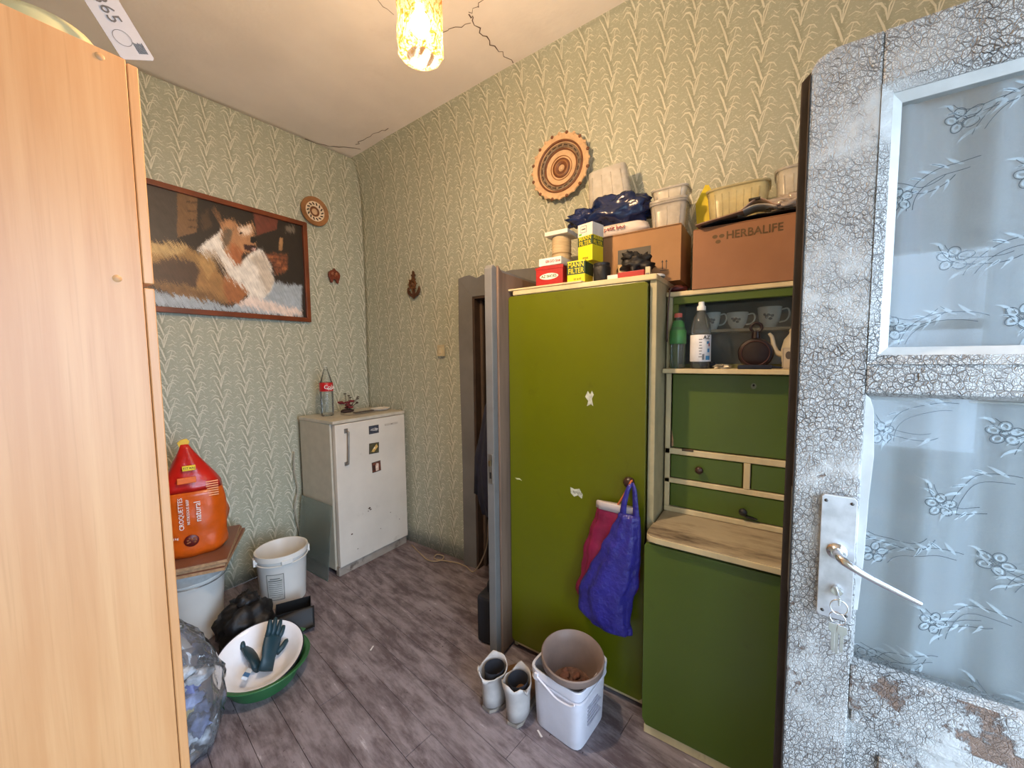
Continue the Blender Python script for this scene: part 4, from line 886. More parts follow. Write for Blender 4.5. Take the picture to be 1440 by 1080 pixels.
o = lb.build('label_print', M('label_ink', '5a605e', .7), rb); o['kind'] = 'stuff'
lbk = bucket('bucket', 'white bucket with a plastic liner under the stack of brown boards', (.665, 2.505, 0), .125, .150, .385, BUCK, .3)
MB().lathe([(.1595, .335), (.163, .36), (.164, .384), (.158, .394), (.150, .389)], 40, wob=lambda a, j: .03*noise.noise(Vector((math.cos(a)*3, math.sin(a)*3, j*.7)))+.012*math.sin(a*13+j)).build('plastic_liner', clear('milky_film', 'd2d4d2', .5, .2, .3), lbk, smooth=True)
BOARD = M('brown_board', '7d5440', .45, var=.12, scale=6); BEDGE = M('board_edge', 'a88460', .8, var=.2, scale=50)
u_, v_ = Vector((.49, .872, 0)), Vector((-.895, .446, 0))
for k, lab in enumerate(('brown board at the bottom of the stack under the orange bag', 'brown board in the middle of the stack under the orange bag', 'brown laminated board on top of the stack, carrying the orange bag')):
    bd = thing('shelf_board', lab, 'board', (.735+.006*k, 2.250+.010*(k % 2), .394+.0185*k), math.atan2(.872, .49)+.03*(k-1), 'stack of brown boards')
    MB().box(0, .50-.02*k, 0, .40, 0, .0145).build('core', BEDGE, bd, bevel=.0006)
    MB().box(.0005, .4995-.02*k, .0005, .3995, .0145, .0175).build('laminate', BOARD, bd, bevel=.0006)
# orange pet food bag
fb = thing('pet_food_bag', 'orange and red pet food bag with a clipped top, standing on boards', 'bag', (.690, 2.475, .450), math.radians(-18))
OR = M('orange_film', 'c8560f', .28, var=.12, scale=12, bump=.35, bscale=14, bdist=.008); RD = M('red_film', 'b31a12', .28, var=.12, bump=.35, bscale=16, bdist=.008)
def bagring(t):
    z = .57*t; rx = .128*(1+.06*math.sin(t*5))*(1 if t < .62 else max(.12, 1-(t-.62)/.38*.9)); ry = .075*(1 if t < .62 else max(.15, 1-(t-.62)/.38*.88)); return (.012*math.sin(t*3)-.02*t, 0, z, rx, ry)
crease = lambda j, a: .09*noise.noise(Vector((math.cos(a)*2.2, math.sin(a)*2.2, j*.35)))+.018*math.sin(a*7+j*.9)
rg = [bagring(t) for t in lins(0, 1, 22)]; rg[0] = (0, 0, .001, .108, .062)
MB().loft(rg[:14], 36, cap1=True, fn=crease, pw=2.6).build('lower_film', OR, fb, smooth=True)
MB().loft([(a, b, c, d+.0008, e+.0008) for a, b, c, d, e in rg[13:]], 36, cap0=True, fn=lambda j, a: crease(j+13, a), pw=2.6).build('upper_film', RD, fb, smooth=True)
MB().prism([(-.018, .0), (.016, .005), (.024, .026), (.012, .042), (-.012, .038), (-.026, .024)], .012, (1, 0, 0), (0, 0, 1), (-.02, .006, .556)).build('crimped_top', M('yellow_film', 'd7b021', .35), fb, bevel=.002)
WI = M('white_ink', 'ece7e2'); YL = M('yellow_print', 'e0c420', .5)
MB().box(-.030, .022, -.067, -.055, .445, .470).build('yellow_sticker', YL, fb, bevel=.002); text('TITAN', .016, (-.004, -.0676, .457), (1, 0, 0), MZ, M('black_print', '2b2a29'), fb)
MB().box(-.052, .022, -.084, -.070, .385, .415).build('orange_patch', M('orange_patch', 'e26a1c', .4), fb, bevel=.003)
text('CROQUETTES', .026, (-.045, -.0835, .235), (0, 0, 1), (-1, 0, 0), WI, fb, depth=.001)
text('NUTRITIOUS BEEF', .016, (-.018, -.0842, .240), (0, 0, 1), (-1, 0, 0), WI, fb, depth=.001)
text('natural', .038, (.020, -.0836, .235), (0, 0, 1), (-1, 0, 0), WI, fb, depth=.001)
text('1kg', .016, (-.072, -.0785, .115), (1, 0, 0), MZ, WI, fb, depth=.001)
MB().lathe([(.0001, .004), (.026, .003), (.030, 0)], 28, M_=Matrix.Translation((-.012, -.0795, .090)) @ Matrix.Rotation(PI/2, 4, 'X')).build('bowl_print', M('dark_red_print', '5c1410', .4), fb, smooth=True)
for k in range(9): MB().blob((-.012+.016*math.cos(k*.7), -.083, .092+.012*math.sin(k*1.3)), (.006, .002, .005), .2, k, 8, 6).build('kibble_print', M('kibble_brown', '8a4a22', .6), fb, smooth=True)
for k in range(7): MB().box(.058, .108, -.0705+.006*k*0, -.066, .30+.012*k, .305+.012*k).build('text_line', M('pale_orange', 'f0a878', .5), fb)
# dark bags on the floor
BLACK = M('black_film', '0b0a0d', .58, var=.2, bump=.5, bscale=9, bdist=.02)
bb = thing('black_sack', 'dark crumpled plastic sack on the floor behind the basins', 'sack', (.79, 2.20, 0))
MB().blob((0, 0, .10), (.12, .12, .11), .28, 3, 36, 22, 2.6, 2.4, 0).build('body', BLACK, bb, smooth=True)
MB().blob((.02, .03, .19), (.06, .05, .05), .5, 8, 20, 14, 2, 3).build('knot', BLACK, bb, smooth=True)
bt = thing('black_tray', 'black open box with a folded flap beside the round white bucket', 'box', (1.0, 2.140, 0), math.radians(-28))
BKP = M('black_card', '0d0c0e', .6, var=.15)
MB().box(-.085, .085, -.055, .055, 0, .006).build('bottom', BKP, bt)
for y in (-.055, .052): MB().box(-.085, .085, y, y+.003, .006, .10).build('side', BKP, bt)
for x in (-.085, .082): MB().box(x, x+.003, -.052, .052, .006, .10).build('end', BKP, bt)
MB().grid(lambda u, v: (-.08+.18*u, -.055-.075*v, .085-.07*v+.018*math.sin(v*5+u*2)), 12, 10).build('flap', BKP, bt, smooth=True, solid=.002)
# basins and gloves
gb = thing('green_basin', 'green plastic basin on the floor holding the enamel basin', 'basin', (.735, 1.875, 0), .4)
GRN = M('green_plastic', '2f6238', .4, var=.1)
MB().lathe([(.0001, .003), (.125, .003), (.166, .084), (.172, .088), (.186, .088), (.187, .083), (.172, .080), (.130, 0), (.0001, 0)], 48).build('shell', GRN, gb, smooth='auto')
MB().tube([(.1855*math.cos(a), .1855*math.sin(a), .0865) for a in lins(0, 2*PI, 48)], .0035, 8, False).build('rim', GRN, gb, smooth=True)
MB().box(.182, .225, -.035, .035, .076, .084).build('grip', GRN, gb, bevel=.003)
eb = thing('enamel_basin', 'white enamel basin with a dark rim, tilted inside the green basin', 'basin', (.735, 1.892, .048), rot=(math.radians(13), math.radians(-9), 0))
ENM = M('white_enamel', 'e6e6ea', .18, var=.03)
MB().lathe([(.0001, .002), (.085, .002), (.105, .010), (.150, .075), (.172, .082), (.172, .079), (.152, .072), (.107, .006), (.086, -.002), (.0001, -.002)], 56).build('shell', ENM, eb, smooth='auto')
MB().tube([(.1725*math.cos(a), .1725*math.sin(a), .0805) for a in lins(0, 2*PI, 56)], .0028, 8, False).build('rim', M('dark_blue_rim', '1a1c2a', .3), eb, smooth=True)
GLV = M('teal_rubber', '12323c', .5, var=.15, bump=.2)
def glove(label, loc, rot, s=1):
    g = thing('rubber_glove', label, 'glove', loc, rot=rot, group='rubber gloves in the enamel basin')
    MB().loft([(0, 0, 0, .035, .016), (0, 0, .05, .033, .014), (0, 0, .085, .042, .016), (0, 0, .125, .043, .015), (0, 0, .14, .036, .012)], 20).build('palm', GLV, g, smooth=True)
    for k, (x, ln, an_) in enumerate(((-.031, .062, -.22), (-.011, .075, -.06), (.011, .070, .08), (.030, .052, .25))):
        e = Vector((math.sin(an_)*ln, -.012+.004*k, math.cos(an_)*ln)); o_ = Vector((x, 0, .13))
        MB().tube([o_, o_+e*.4+Vector((0, -.004, 0)), o_+e*.75+Vector((0, -.002, 0)), o_+e, o_+e*1.06], [.0115, .0115, .0105, .008, .002], 10).build('finger', GLV, g, smooth=True)
    MB().tube([(.036, 0, .07), (.056, -.006, .095), (.066, -.012, .120), (.068, -.014, .127)], [.013, .012, .010, .002], 10).build('thumb', GLV, g, smooth=True)
glove('dark teal rubber glove standing up in the enamel basin, fingers raised', (.725, 1.835, .062), (math.radians(-32), math.radians(38), 0))
glove('dark teal rubber glove lying low in the enamel basin under the other', (.715, 1.875, .058), (math.radians(-70), math.radians(48), .2))
pk = thing('paper_packet', 'small blue and white packet lying in the enamel basin', 'packet', (.662, 1.868, .070), rot=(.5, .2, .9))
MB().box(-.035, .035, -.012, .012, 0, .012).build('body', M('packet_white', 'd5dae0', .5), pk, bevel=.003); MB().box(-.03, .0, -.0122, .0122, .002, .0125).build('blue_band', M('packet_blue', '4a78a8', .5), pk, bevel=.001)
# clear sack with junk
cs = thing('clear_sack', 'big clear plastic sack of scraps at the wardrobe foot', 'sack', (.395, 1.775, 0))
FILM = clear('clear_film', 'eceef2', .10, .10, .8)
rgs = [(0, 0, .002, .10, .10), (0, 0, .05, .135, .13), (.004, 0, .14, .150, .14), (0, 0, .24, .152, .14), (-.005, 0, .33, .14, .13), (-.01, 0, .41, .115, .11), (-.02, 0, .47, .075, .07), (-.02, 0, .52, .045, .04)]
rg2 = []
for q in lins(0, len(rgs)-1, 28):
    i = min(int(q), len(rgs)-2); f_ = q-i; rg2.append(tuple(rgs[i][m]*(1-f_)+rgs[i+1][m]*f_ for m in range(5)))
MB().loft(rg2, 80, fn=lambda j, a: .14*noise.noise(Vector((math.cos(a)*2.2, math.sin(a)*2.2, j*.24)))+.15*abs(noise.noise(Vector((math.cos(a)*4.5, math.sin(a)*4.5, j*.42))))-.05+.05*abs(noise.noise(Vector((math.cos(a)*11, math.sin(a)*11, j*.8))))).build('film', FILM, cs, smooth=True)
scr = [('5a63a0', 6), ('d5d7d9', 7), ('2f4a3a', 4), ('8a93b8', 5), ('c0a860', 2), ('30343c', 4)]; rn = random.Random(11); n_ = 0
for c, k in scr:
    for q in range(k):
        a, rr, z = rn.uniform(0, 2*PI), rn.uniform(.01, .085), rn.uniform(.03, .29)
        MB().blob((rr*math.cos(a), rr*math.sin(a), z), (rn.uniform(.025, .045), rn.uniform(.02, .045), rn.uniform(.018, .034)), .6, n_, 16, 10, 2, 3).build('scrap', M('scrap_'+c, c, .4, var=.3, scale=30), cs, smooth=True); n_ += 1

# ------------------------------------------------------------------ things around the inner door
coat = thing('dark_coat', 'dark navy coat hanging on the far face of the grey door', 'coat', (1.70, 1.125, .60))
NAVY = M('navy_cloth', '17172a', .85, var=.25, scale=30, bump=.3)
fold = lambda j, a: .09*math.sin(a*6+j*.35)+.06*noise.noise(Vector((math.cos(a)*2, math.sin(a)*2, j*.4)))
MB().loft([(0, .10, .0, .13, .085), (0, .115, .10, .135, .105), (0, .125, .25, .13, .11), (.01, .11, .42, .125, .095), (.01, .09, .58, .12, .075), (.02, .06, .70, .11, .05), (.03, .04, .80, .075, .03), (.03, .03, .86, .03, .02)], 40, fn=fold).build('body', NAVY, coat, smooth=True)
MB().loft([(-.07, .20, .10, .035, .03), (-.06, .19, .30, .042, .035), (-.03, .15, .50, .045, .035), (0, .09, .70, .04, .03)], 20, fn=fold).build('sleeve', NAVY, coat, smooth=True)
MB().tube(smoothpts([(.03, .02, .85), (.03, .015, .89), (.03, .0, .90), (.03, -.012, .895)], 4), .004, 8).build('hanging_loop', NAVY, coat, smooth=True)
bs = thing('black_satchel', 'black soft bag standing on the floor behind the grey door', 'bag', (1.535, 1.185, 0), .1)
MB().box(-.09, .12, -.055, .035, 0, .25).build('body', M('black_cloth', '15151c', .8, bump=.3), bs, bevel=.028, seg=4)
MB().tube(smoothpts([(-.04, -.01, .245), (-.035, -.01, .30), (.05, -.01, .30), (.06, -.01, .245)], 6), .006, 8).build('strap', M('black_cloth', '15151c'), bs, smooth=True)
rod = thing('marked_staff', 'narrow black staff with white marks in the gap beside the green cupboard', 'staff', (1.512, 1.0515, 0))
MB().box(-.006, .006, -.0045, .0045, 0, .98).build('rod', M('black_paint', '16181c', .5), rod, bevel=.001)
for z in (.255, .44, .62, .80, .93): MB().box(-.0068, .0068, -.0052, .0052, z, z+.045).build('white_mark', M('white_mark', 'd4d2c4', .5), rod)
MB().box(-.0068, .0068, -.0052, .0052, .105, .20).build('red_mark', M('red_mark', '8a3a22', .5), rod)

# ------------------------------------------------------------------ tall green cupboard
def green_mat(name, a, bb_):
    m, t, b = newmat(name); N = NT(t); p = N.obj()
    c = N.mix(N.noise(p, 2.5, 4), lin(a), lin(bb_)); c = N.mix(N.math('MULTIPLY', N.ss(N.noise(p, 8, 6, .7), .6, .75), .3), c, lin('3c3d0a'))
    sc = N.ss(N.noise(N.scale(p, (1, 1, 6)), 40, 3), .74, .78); c = N.mix(N.math('MULTIPLY', sc, .35), c, lin('8a8f4a'))
    N.put(b.inputs['Base Color'], c); N.put(b.inputs['Roughness'], N.math('MULTIPLY_ADD', N.noise(p, 6, 4), .2, .22))
    N.put(b.inputs['Normal'], N.bump(N.noise(p, 22, 3), .06, .004)); return m
OLIVE = green_mat('olive_green_enamel', '555a05', '606507'); MOSS = green_mat('moss_green_enamel', '46581a', '506220')
CREAMP = M('cream_paint', 'c9b78e', .5, var=.12, scale=12, stretch=(1, 1, .4), dirt='8a6a48', dirt_amt=.36, dscale=9, bump=.15)
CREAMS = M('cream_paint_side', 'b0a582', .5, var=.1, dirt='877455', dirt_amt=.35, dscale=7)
CY0, CY1, CX0, CX1, CH = .372, 1.040, 1.535, 1.955, 1.755
cu = thing('green_cupboard', 'tall olive green cupboard with a single door and cream frame', 'cupboard', (0, 0, 0))
box('side_panel', CREAMS, cu, CX0, CX1, CY0, CY0+.026, .0, CH-.022, .002); box('side_panel', CREAMS, cu, CX0, CX1, CY1-.02, CY1, 0, CH-.022, .002)
box('back_panel', CREAMS, cu, CX1-.006, CX1, CY0+.028, CY1-.022, .01, CH-.024, 0)
box('top_board', CREAMP, cu, CX0-.014, CX1, CY0-.002, CY1-.02, CH-.022, CH, .003); box('top_board_slat', CREAMP, cu, CX0-.016, CX0+.05, CY0+.30, CY1+.004, CH+.0005, CH+.009, .002)
box('bottom_board', CREAMP, cu, CX0-.004, CX1-.01, CY0+.028, CY1-.022, .012, .036, .002)
dc = MB().prism([(-CY1+.001, .050), (-CY1+.012, .038), (-CY0-.040, .038), (-CY0-.029, .050), (-CY0-.029, CH-.034), (-CY0-.040, CH-.026), (-CY1+.012, CH-.026), (-CY1+.001, CH-.034)], .020, RB, MZ, (CX0-.001, 0, 0)).build('door', OLIVE, cu, bevel=.002)
KNOB = M('dark_knob', '3a241c', .35, var=.2)
def knob(parent, x, y, z, s=1, mat=KNOB): return MB().lathe([(.0001, .034*s), (.010*s, .033*s), (.017*s, .026*s), (.018*s, .020*s), (.012*s, .012*s), (.009*s, .004*s), (.012*s, 0)], 20, M_=Matrix.Translation((x, y, z)) @ Matrix.Rotation(-PI/2, 4, 'Y')).build('knob', mat, parent, smooth=True)
knob(dc, CX0-.020, .456, .950, 1.25)
STK = M('torn_sticker', 'b9b9a6', .6, var=.2, scale=60)
def sticker(y, z, pl_): return MB().prism([(-y+a, z+b) for a, b in pl_], .0006, RB, MZ, (CX0-.0212, 0, 0)).build('sticker_remnant', STK, dc)
sticker(.632, 1.268, [(-.020, .010), (-.008, .034), (.002, .020), (.010, .036), (.018, .020), (.010, .002), (.016, -.028), (.006, -.020), (-.012, -.030), (-.006, -.008)])
sticker(.690, .856, [(-.030, .020), (-.010, .014), (.012, .020), (.028, -.004), (.024, -.022), (.006, -.010), (-.012, -.020), (-.028, -.006)])
for k in range(6): MB().box(CX0-.0222, CX0-.0215, .690-.022+.007*k, .690-.019+.007*k, .850+.004*(k % 2), .862).build('sticker_print', M('sticker_grey', '5d6158', .6), dc)
MB().prism([(-1.012, .868), (-1.0, .861), (-.985, .864), (-.972, .859), (-.985, .870)], .0006, RB, MZ, (CX0-.0212, 0, 0)).build('paint_scratch', M('scratch_pale', 'b5b586', .5), dc)
# bags hanging on the knob
def hung_bag(name, label, x, yc, ztop, zbot, prof, mat, amp=.08, seed=0, th=.035):
    b = thing(name, label, 'bag', (x, yc, zbot))
    H = ztop-zbot
    rr = []
    for q in lins(0, len(prof)-1, 30):
        i = min(int(q), len(prof)-2); f_ = q-i; f_ = f_*f_*(3-2*f_); A_, B_ = prof[i], prof[i+1]; t, dy, hw, k = [A_[m]*(1-f_)+B_[m]*f_ for m in range(4)]
        rr.append((0, -dy, H*(A_[0]+(B_[0]-A_[0])*(q-i)), th*k, hw))
    MB().loft(rr, 44, fn=lambda j, a: amp*noise.noise(Vector((math.cos(a)*2.6+seed, math.sin(a)*2.6, j*.16)))+.12*abs(noise.noise(Vector((math.cos(a)*5+seed, math.sin(a)*5, j*.22))))-.05+.07*math.sin(a*7+j*.09+seed)).build('body', mat, b, smooth=True)
    return b, H
PURP = M('purple_film', '2d2980', .35, var=.2, scale=9, bump=.8, bscale=16, bdist=.02); MAG = M('magenta_film', '78183c', .4, var=.2, bump=.4, bscale=18, bdist=.01)
pb_, H = hung_bag('red_bag', 'dark red plastic bag with a white rim hanging behind the purple bag', CX0-.062, .530, .835, .43, [(0, -.11, .025, .5), (.06, -.06, .085, .8), (.25, 0, .125, 1), (.5, .01, .118, 1), (.75, .02, .10, .8), (.9, .03, .085, .6), (1, .03, .080, .4)], MAG, .10, 2, .030)
MB().loft([(0, -.03, H*.985, .016, .084), (0, -.03, H*1.05, .014, .082), (0, -.03, H*1.06, .011, .078)], 30, fn=lambda j, a: .07*math.sin(a*6)).build('white_rim', M('white_film', 'b5a9a6', .4), pb_, smooth=True)
MB().tube(smoothpts([(0, -.03, H*1.03), (-.012, -.065, H*1.18), (-.006, -.088, H*1.31), (.006, -.086, H*1.29), (.012, -.05, H*1.1)], 6), .004, 6).build('handle', M('orange_string', 'c8683a', .5), pb_, smooth=True)
pp_, H = hung_bag('purple_bag', 'blue-purple plastic carrier bag hanging from the cupboard knob', CX0-.080, .540, .835, .335, [(0, .03, .05, .35), (.03, .03, .085, .7), (.12, .0, .108, 1), (.3, .0, .110, 1.05), (.5, .035, .098, .95), (.7, .065, .076, .8), (.85, .085, .058, .6), (1, .098, .040, .45)], PURP, .09, 5, .048)
for s in (-1, 1):
    MB().ribbon(smoothpts([(.004*s, -.098+.028*s, H*.97), (-.004, -.100+.022*s, H*1.08), (.0, -.104+.012*s, H*1.2), (.012, -.104, H*1.245)], 6), [.026-.0008*k for k in range(19)], (-1, 0, .1*s)).build('handle', PURP, pp_, smooth=True, solid=.002)

# ------------------------------------------------------------------ buffet beside it
bf = thing('kitchen_buffet', 'moss green kitchen buffet with drawers, drop flap and worn cream worktop', 'buffet', (0, 0, 0))
BY0, BY1, LX, UX, BX1 = -.44, .366, 1.44, 1.68, 1.955
box('lower_case', CREAMS, bf, LX, BX1, BY0, BY1+.002, .03, .765, .002)
MB().prism([(-BY1-.010, .065), (-BY1+.004, .040), (.43, .040), (.43, .755), (-BY1-.004, .755), (-BY1-.010, .745)], .018, RB, MZ, (LX-.0005, 0, 0)).build('lower_door', MOSS, bf, bevel=.003)
box('plinth', CREAMP, bf, LX-.012, LX+.02, BY0, BY1+.004, .0, .034, .003)
wt = MB(); pts = [(1.405, BY0), (1.405, BY1-.035), (1.412, BY1-.012), (1.428, BY1+.002), (1.455, BY1+.006), (1.532, BY1+.006), (1.532, BY1-.0), (BX1, BY1-.0), (BX1, BY0)]
WORN = M('worn_worktop', 'b3a284', .6, var=.2, scale=9, stretch=(1, .25, 1), dirt='4a392b', dirt_amt=.60, dscale=9, bump=.3, bscale=40)
wt.prism(pts, .026, (1, 0, 0), (0, 1, 0), (0, 0, .768)).build('worktop', WORN, bf, bevel=.005, seg=2)
wt2 = MB().prism([(p[0]-.003 if p[0] < 1.5 else p[0], p[1]) for p in pts[:6]]+[(1.445, BY1-.006), (1.425, BY1-.02), (1.418, BY1-.04), (1.418, BY0)], .020, (1, 0, 0), (0, 1, 0), (0, 0, .771)).build('worktop_edging', CREAMP, bf, bevel=.002)
# upper part: frame bars, flap, drawers
uz0, uz1, sh = .794, 1.702, 1.395
box('upper_back', M('buffet_inside', '6e6c60', .6, var=.1), bf, BX1-.008, BX1, BY0, BY1, uz0, uz1-.02, 0)
box('upper_side', CREAMS, bf, UX, BX1-.009, BY1-.022, BY1, uz0, uz1-.02, .002); box('upper_side', CREAMS, bf, UX, BX1-.009, BY0, BY0+.02, uz0, uz1-.02, .002)
box('top_board', CREAMP, bf, UX-.012, BX1, BY0, BY1+.002, uz1-.019, uz1, .003)
box('frame_bar', CREAMP, bf, UX-.004, UX+.02, BY0+.02, BY1-.002, uz0+.001, uz0+.022, .002)
box('frame_bar', CREAMP, bf, UX-.004, UX+.02, BY0+.02, BY1-.002, .918, .938, .002); box('frame_bar', CREAMP, bf, UX-.004, UX+.02, BY0+.02, BY1-.002, 1.040, 1.064, .002)
box('frame_bar', CREAMP, bf, UX-.0045, UX+.019, .058, .080, .939, 1.039, .002); box('frame_bar', CREAMP, bf, UX-.004, UX+.02, BY1-.022, BY1-.002, uz0+.022, sh-.022, .002)
def drawer(y0, y1, z0, z1, ks, kind='drawer'):
    d = box(kind, MOSS, bf, UX+.001, UX+.018, y0, y1, z0, z1, .003)
    for y, z, s, mt in ks: knob(d, UX+.001, y, z, s, mt)
    return d
BK = M('black_plastic', '1a1a1c', .5)
drawer(.083, BY1-.024, .941, 1.037, [(.231, .990, .85, KNOB)]); drawer(-.22, .055, .941, 1.037, [(-.09, .990, .85, KNOB)]); drawer(BY0+.022, -.224, .941, 1.037, [(-.33, .99, .85, KNOB)])
d3 = drawer(-.22, BY1-.024, .819, .915, [(.077, .853, .8, BK)])
MB().prism([(-.073, .840), (-.050, .838), (-.030, .832), (-.040, .828), (-.066, .830)], .012, RB, MZ, (UX, 0, 0)).build('knob_backing', BK, d3, bevel=.001)
drawer(BY0+.022, -.224, .819, .915, [(-.33, .866, .8, KNOB)])
flap = drawer(-.26, BY1-.026, 1.068, 1.372, [], 'drop_flap')
MB().prism([(-.057+.009*math.cos(a), 1.331+.011*math.sin(a)) for a in lins(0, 2*PI*.95, 16)], .0015, RB, MZ, (UX+.0008, 0, 0)).build('keyhole_plate', M('keyhole_metal', '7a7a62', .5, .5), flap)
MB().prism([(-.057+.0035*math.cos(a), 1.334+.0045*math.sin(a)) for a in lins(0, 2*PI*.95, 10)]+[(-.0545, 1.322), (-.0595, 1.322)][:0], .0022, RB, MZ, (UX+.0006, 0, 0)).build('keyhole', M('black_hole', '0c0a09'), flap)
MB().prism([(-.338, 1.14), (-.331, 1.10), (-.330, 1.075), (-.338, 1.07)], .0006, RB, MZ, (UX-.0042, 0, 0)).build('bare_wood', BEDGE, bf)
box('flap_hinge', M('rusty_hinge', '5c4a36', .6, .5), flap, UX-.006, UX+.0, .255, .298, 1.058, 1.068, .001)
drawer(BY0+.022, -.264, 1.068, 1.372, [], 'side_door')
# display shelf and niche
MB().box(1.618, BX1-.010, BY0+.021, BY1+.001, sh-.018, sh).build('display_shelf', CREAMP, bf, bevel=.003)
box('niche_bar', MOSS, bf, UX-.002, UX+.018, BY0+.021, BY1-.023, uz1-.050, uz1-.0195, .002); box('niche_bar', MOSS, bf, UX-.002, UX+.018, BY1-.044, BY1-.0225, sh+.0005, uz1-.050, .002)
box('glass_track', M('track_wood', '6d7048', .6), bf, 1.742, 1.760, BY0+.021, BY1-.0225, sh+.0005, sh+.016, .001)
box('inner_shelf', M('buffet_shelf', '7c7a70', .6), bf, 1.79, BX1-.010, BY0+.021, BY1-.0225, 1.540, 1.552, .001)
box('niche_reflection', M('niche_reflection', '59606a', .6), bf, 1.90, 1.905, BY0+.021, BY1-.0225, sh+.0005, 1.539, 0)  # added panel; its blue-grey stands for light reflected onto the niche back
for y0, y1, x in ((-.10, BY1-.024, 1.746), (BY0+.022, -.06, 1.753)):
    MB().box(x, x+.003, y0, y1, sh+.010, uz1-.054).build('sliding_pane', clear('cabinet_glass', 'eef2f0', .03, .03, .2), bf)

# crockery and bottles in the niche
CH_ = M('white_china', 'dfe6e4', .25, var=.03); BLUEP = M('faded_print', '5f6f78', .4)
def cup(label, y, r, h, hand=-1):
    c = thing('cup', label, 'cup', (1.850, y, 1.553), group='china cups behind the buffet glass')
    MB().lathe([(.0001, .004), (r*.55, .004), (r*.82, h*.35), (r*.95, h*.75), (r, h), (r-.002, h+.0015), (r-.004, h), (r*.9-.004, h*.6), (r*.5, .008), (.0001, .008)], 32).build('bowl', CH_, c, smooth='auto')
    MB().lathe([(r*.55, 0), (r*.58, .004), (r*.5, .004), (r*.5, 0)], 24).build('foot', CH_, c, smooth='auto')
    pts_ = [(-.010, -r*.9, h*.85), (-.014, -r-.016, h*.88), (-.014, -r-.022, h*.6), (-.012, -r-.012, h*.32), (-.008, -r*.78, h*.25)]
    MB().tube(smoothpts(pts_, 5), .0032, 8).build('handle', CH_, c, smooth=True)
    for k in range(5):
        a = PI+.16*(k-2.4); z = h*(.52+(.10, -.02, .08, -.10, .04)[k]); rr = r*.90
        MB().blob((rr*math.cos(a), rr*math.sin(a), z), (.0030, .0062, .0055), .3, k, 8, 6).build('flower_print', BLUEP, c, smooth=True)
cup('white china cup half hidden behind the white-capped bottle', .218, .030, .072); cup('white china cup with a grey flower print, middle of the row', .128, .040, .066); cup('largest white china cup at the right of the row', .018, .042, .080)
tp = thing('teapot', 'pale teapot with a long curved spout at the shelf end', 'teapot', (1.715, -.066, sh))
POT = M('pale_pottery', 'b3ab98', .35, var=.06)
MB().lathe([(.0001, .003), (.026, .003), (.026, 0), (.032, .0), (.042, .03), (.044, .07), (.036, .105), (.022, .125), (.020, .135), (.0001, .135)], 36).build('body', POT, tp, smooth='auto')
MB().tube(smoothpts([(0, .036, .05), (0, .056, .06), (0, .066, .085), (0, .072, .115), (0, .082, .130)], 5), [.011-.0003*k for k in range(21)], 12).build('spout', POT, tp, smooth=True)
MB().lathe([(.023, 0), (.020, .008), (.006, .014), (.004, .018), (.007, .024), (.0001, .028)], 24, c=(0, 0, .134)).build('lid', POT, tp, smooth='auto')
MB().tube(smoothpts([(0, -.038, .10), (0, -.062, .105), (0, -.068, .07), (0, -.042, .04)], 5), .005, 8).build('handle', POT, tp, smooth=True)
cdp = thing('playing_card', 'small printed card leaning against the pale teapot', 'card', (1.664, -.046, sh+.001), rot=(0, math.radians(4), 0))
MB().prism([(-.020, 0), (.020, 0), (.020, .075), (-.020, .075)], .001, RB, MZ).build('sheet', M('card_beige', 'b3a48c', .6), cdp)
MB().prism([(.009*math.cos(a)-.002, .048+.014*math.sin(a)) for a in lins(0, 2*PI*.95, 14)], .0005, RB, MZ, (-.001, 0, 0)).build('print_oval', M('card_print', '4a4038', .6), cdp)
MB().tube([(-.0012, y, z) for y, z in ((-.017, .003), (.017, .003), (.017, .072), (-.017, .072), (-.017, .003))], .0006, 4).build('print_border', M('card_print', '4a4038'), cdp)
fk = thing('flask', 'dark red round flask with a ring top standing on the shelf', 'flask', (1.708, .056, sh)); fk.scale = (1.25, 1.25, 1.25)
FLK = M('oxblood_leather', '201012', .35, var=.15)
MB().lathe([(.0001, -.012), (.030, -.012), (.043, -.008), (.046, 0), (.043, .008), (.030, .012), (.0001, .012)], 40, M_=Matrix.Translation((0, 0, .046)) @ Matrix.Rotation(PI/2, 4, 'Y')).build('body', FLK, fk, smooth='auto')
MB().tube([(0, .0, .090), (0, 0, .110)], [.012, .010], 14).build('neck', FLK, fk, smooth='auto'); MB().tube([(0, .014*math.cos(a), .122+.014*math.sin(a)) for a in lins(0, 2*PI, 20)], .004, 8, False).build('ring', FLK, fk, smooth=True)
MB().tube([(-.013, .036*math.cos(a), .046+.036*math.sin(a)) for a in lins(0, 2*PI, 30)], .0012, 6, False).build('seam', M('flask_seam', '4a2624', .5), fk, smooth=True)
GPET = clear('green_tint_bottle', 'dfeae2', .07, .08, .5)
b1 = [(.024, 0), (.029, .004), (.030, .03), (.028, .045), (.030, .06), (.030, .12), (.028, .155), (.020, .182), (.0125, .195), (.0125, .206)]
b = bottle('small_bottle', 'small plastic bottle with a green sleeve and pink cap', (1.655, .318, sh), b1, GPET, (.0306, .098, .150, M('green_sleeve', '3d7a42', .4, var=.1)), (.0148, .202, .016, M('pink_cap', 'c9665a', .4)))
MB().lathe([(.0288, .150), (.0212, .181), (.016, .190)], 32).build('sleeve_shoulder', M('green_sleeve', '3d7a42'), b, smooth=True)
b2 = [(.030, 0), (.035, .004), (.0355, .03), (.0355, .15), (.034, .165), (.026, .198), (.0145, .218), (.0135, .228)]
b = bottle('water_bottle', 'clear water bottle with a white printed label and white cap', (1.660, .236, sh), b2, PET, (.0362, .028, .130, M('white_label', 'dcdcdf', .5)), (.0155, .224, .017, M('white_cap', 'dededc', .4)))
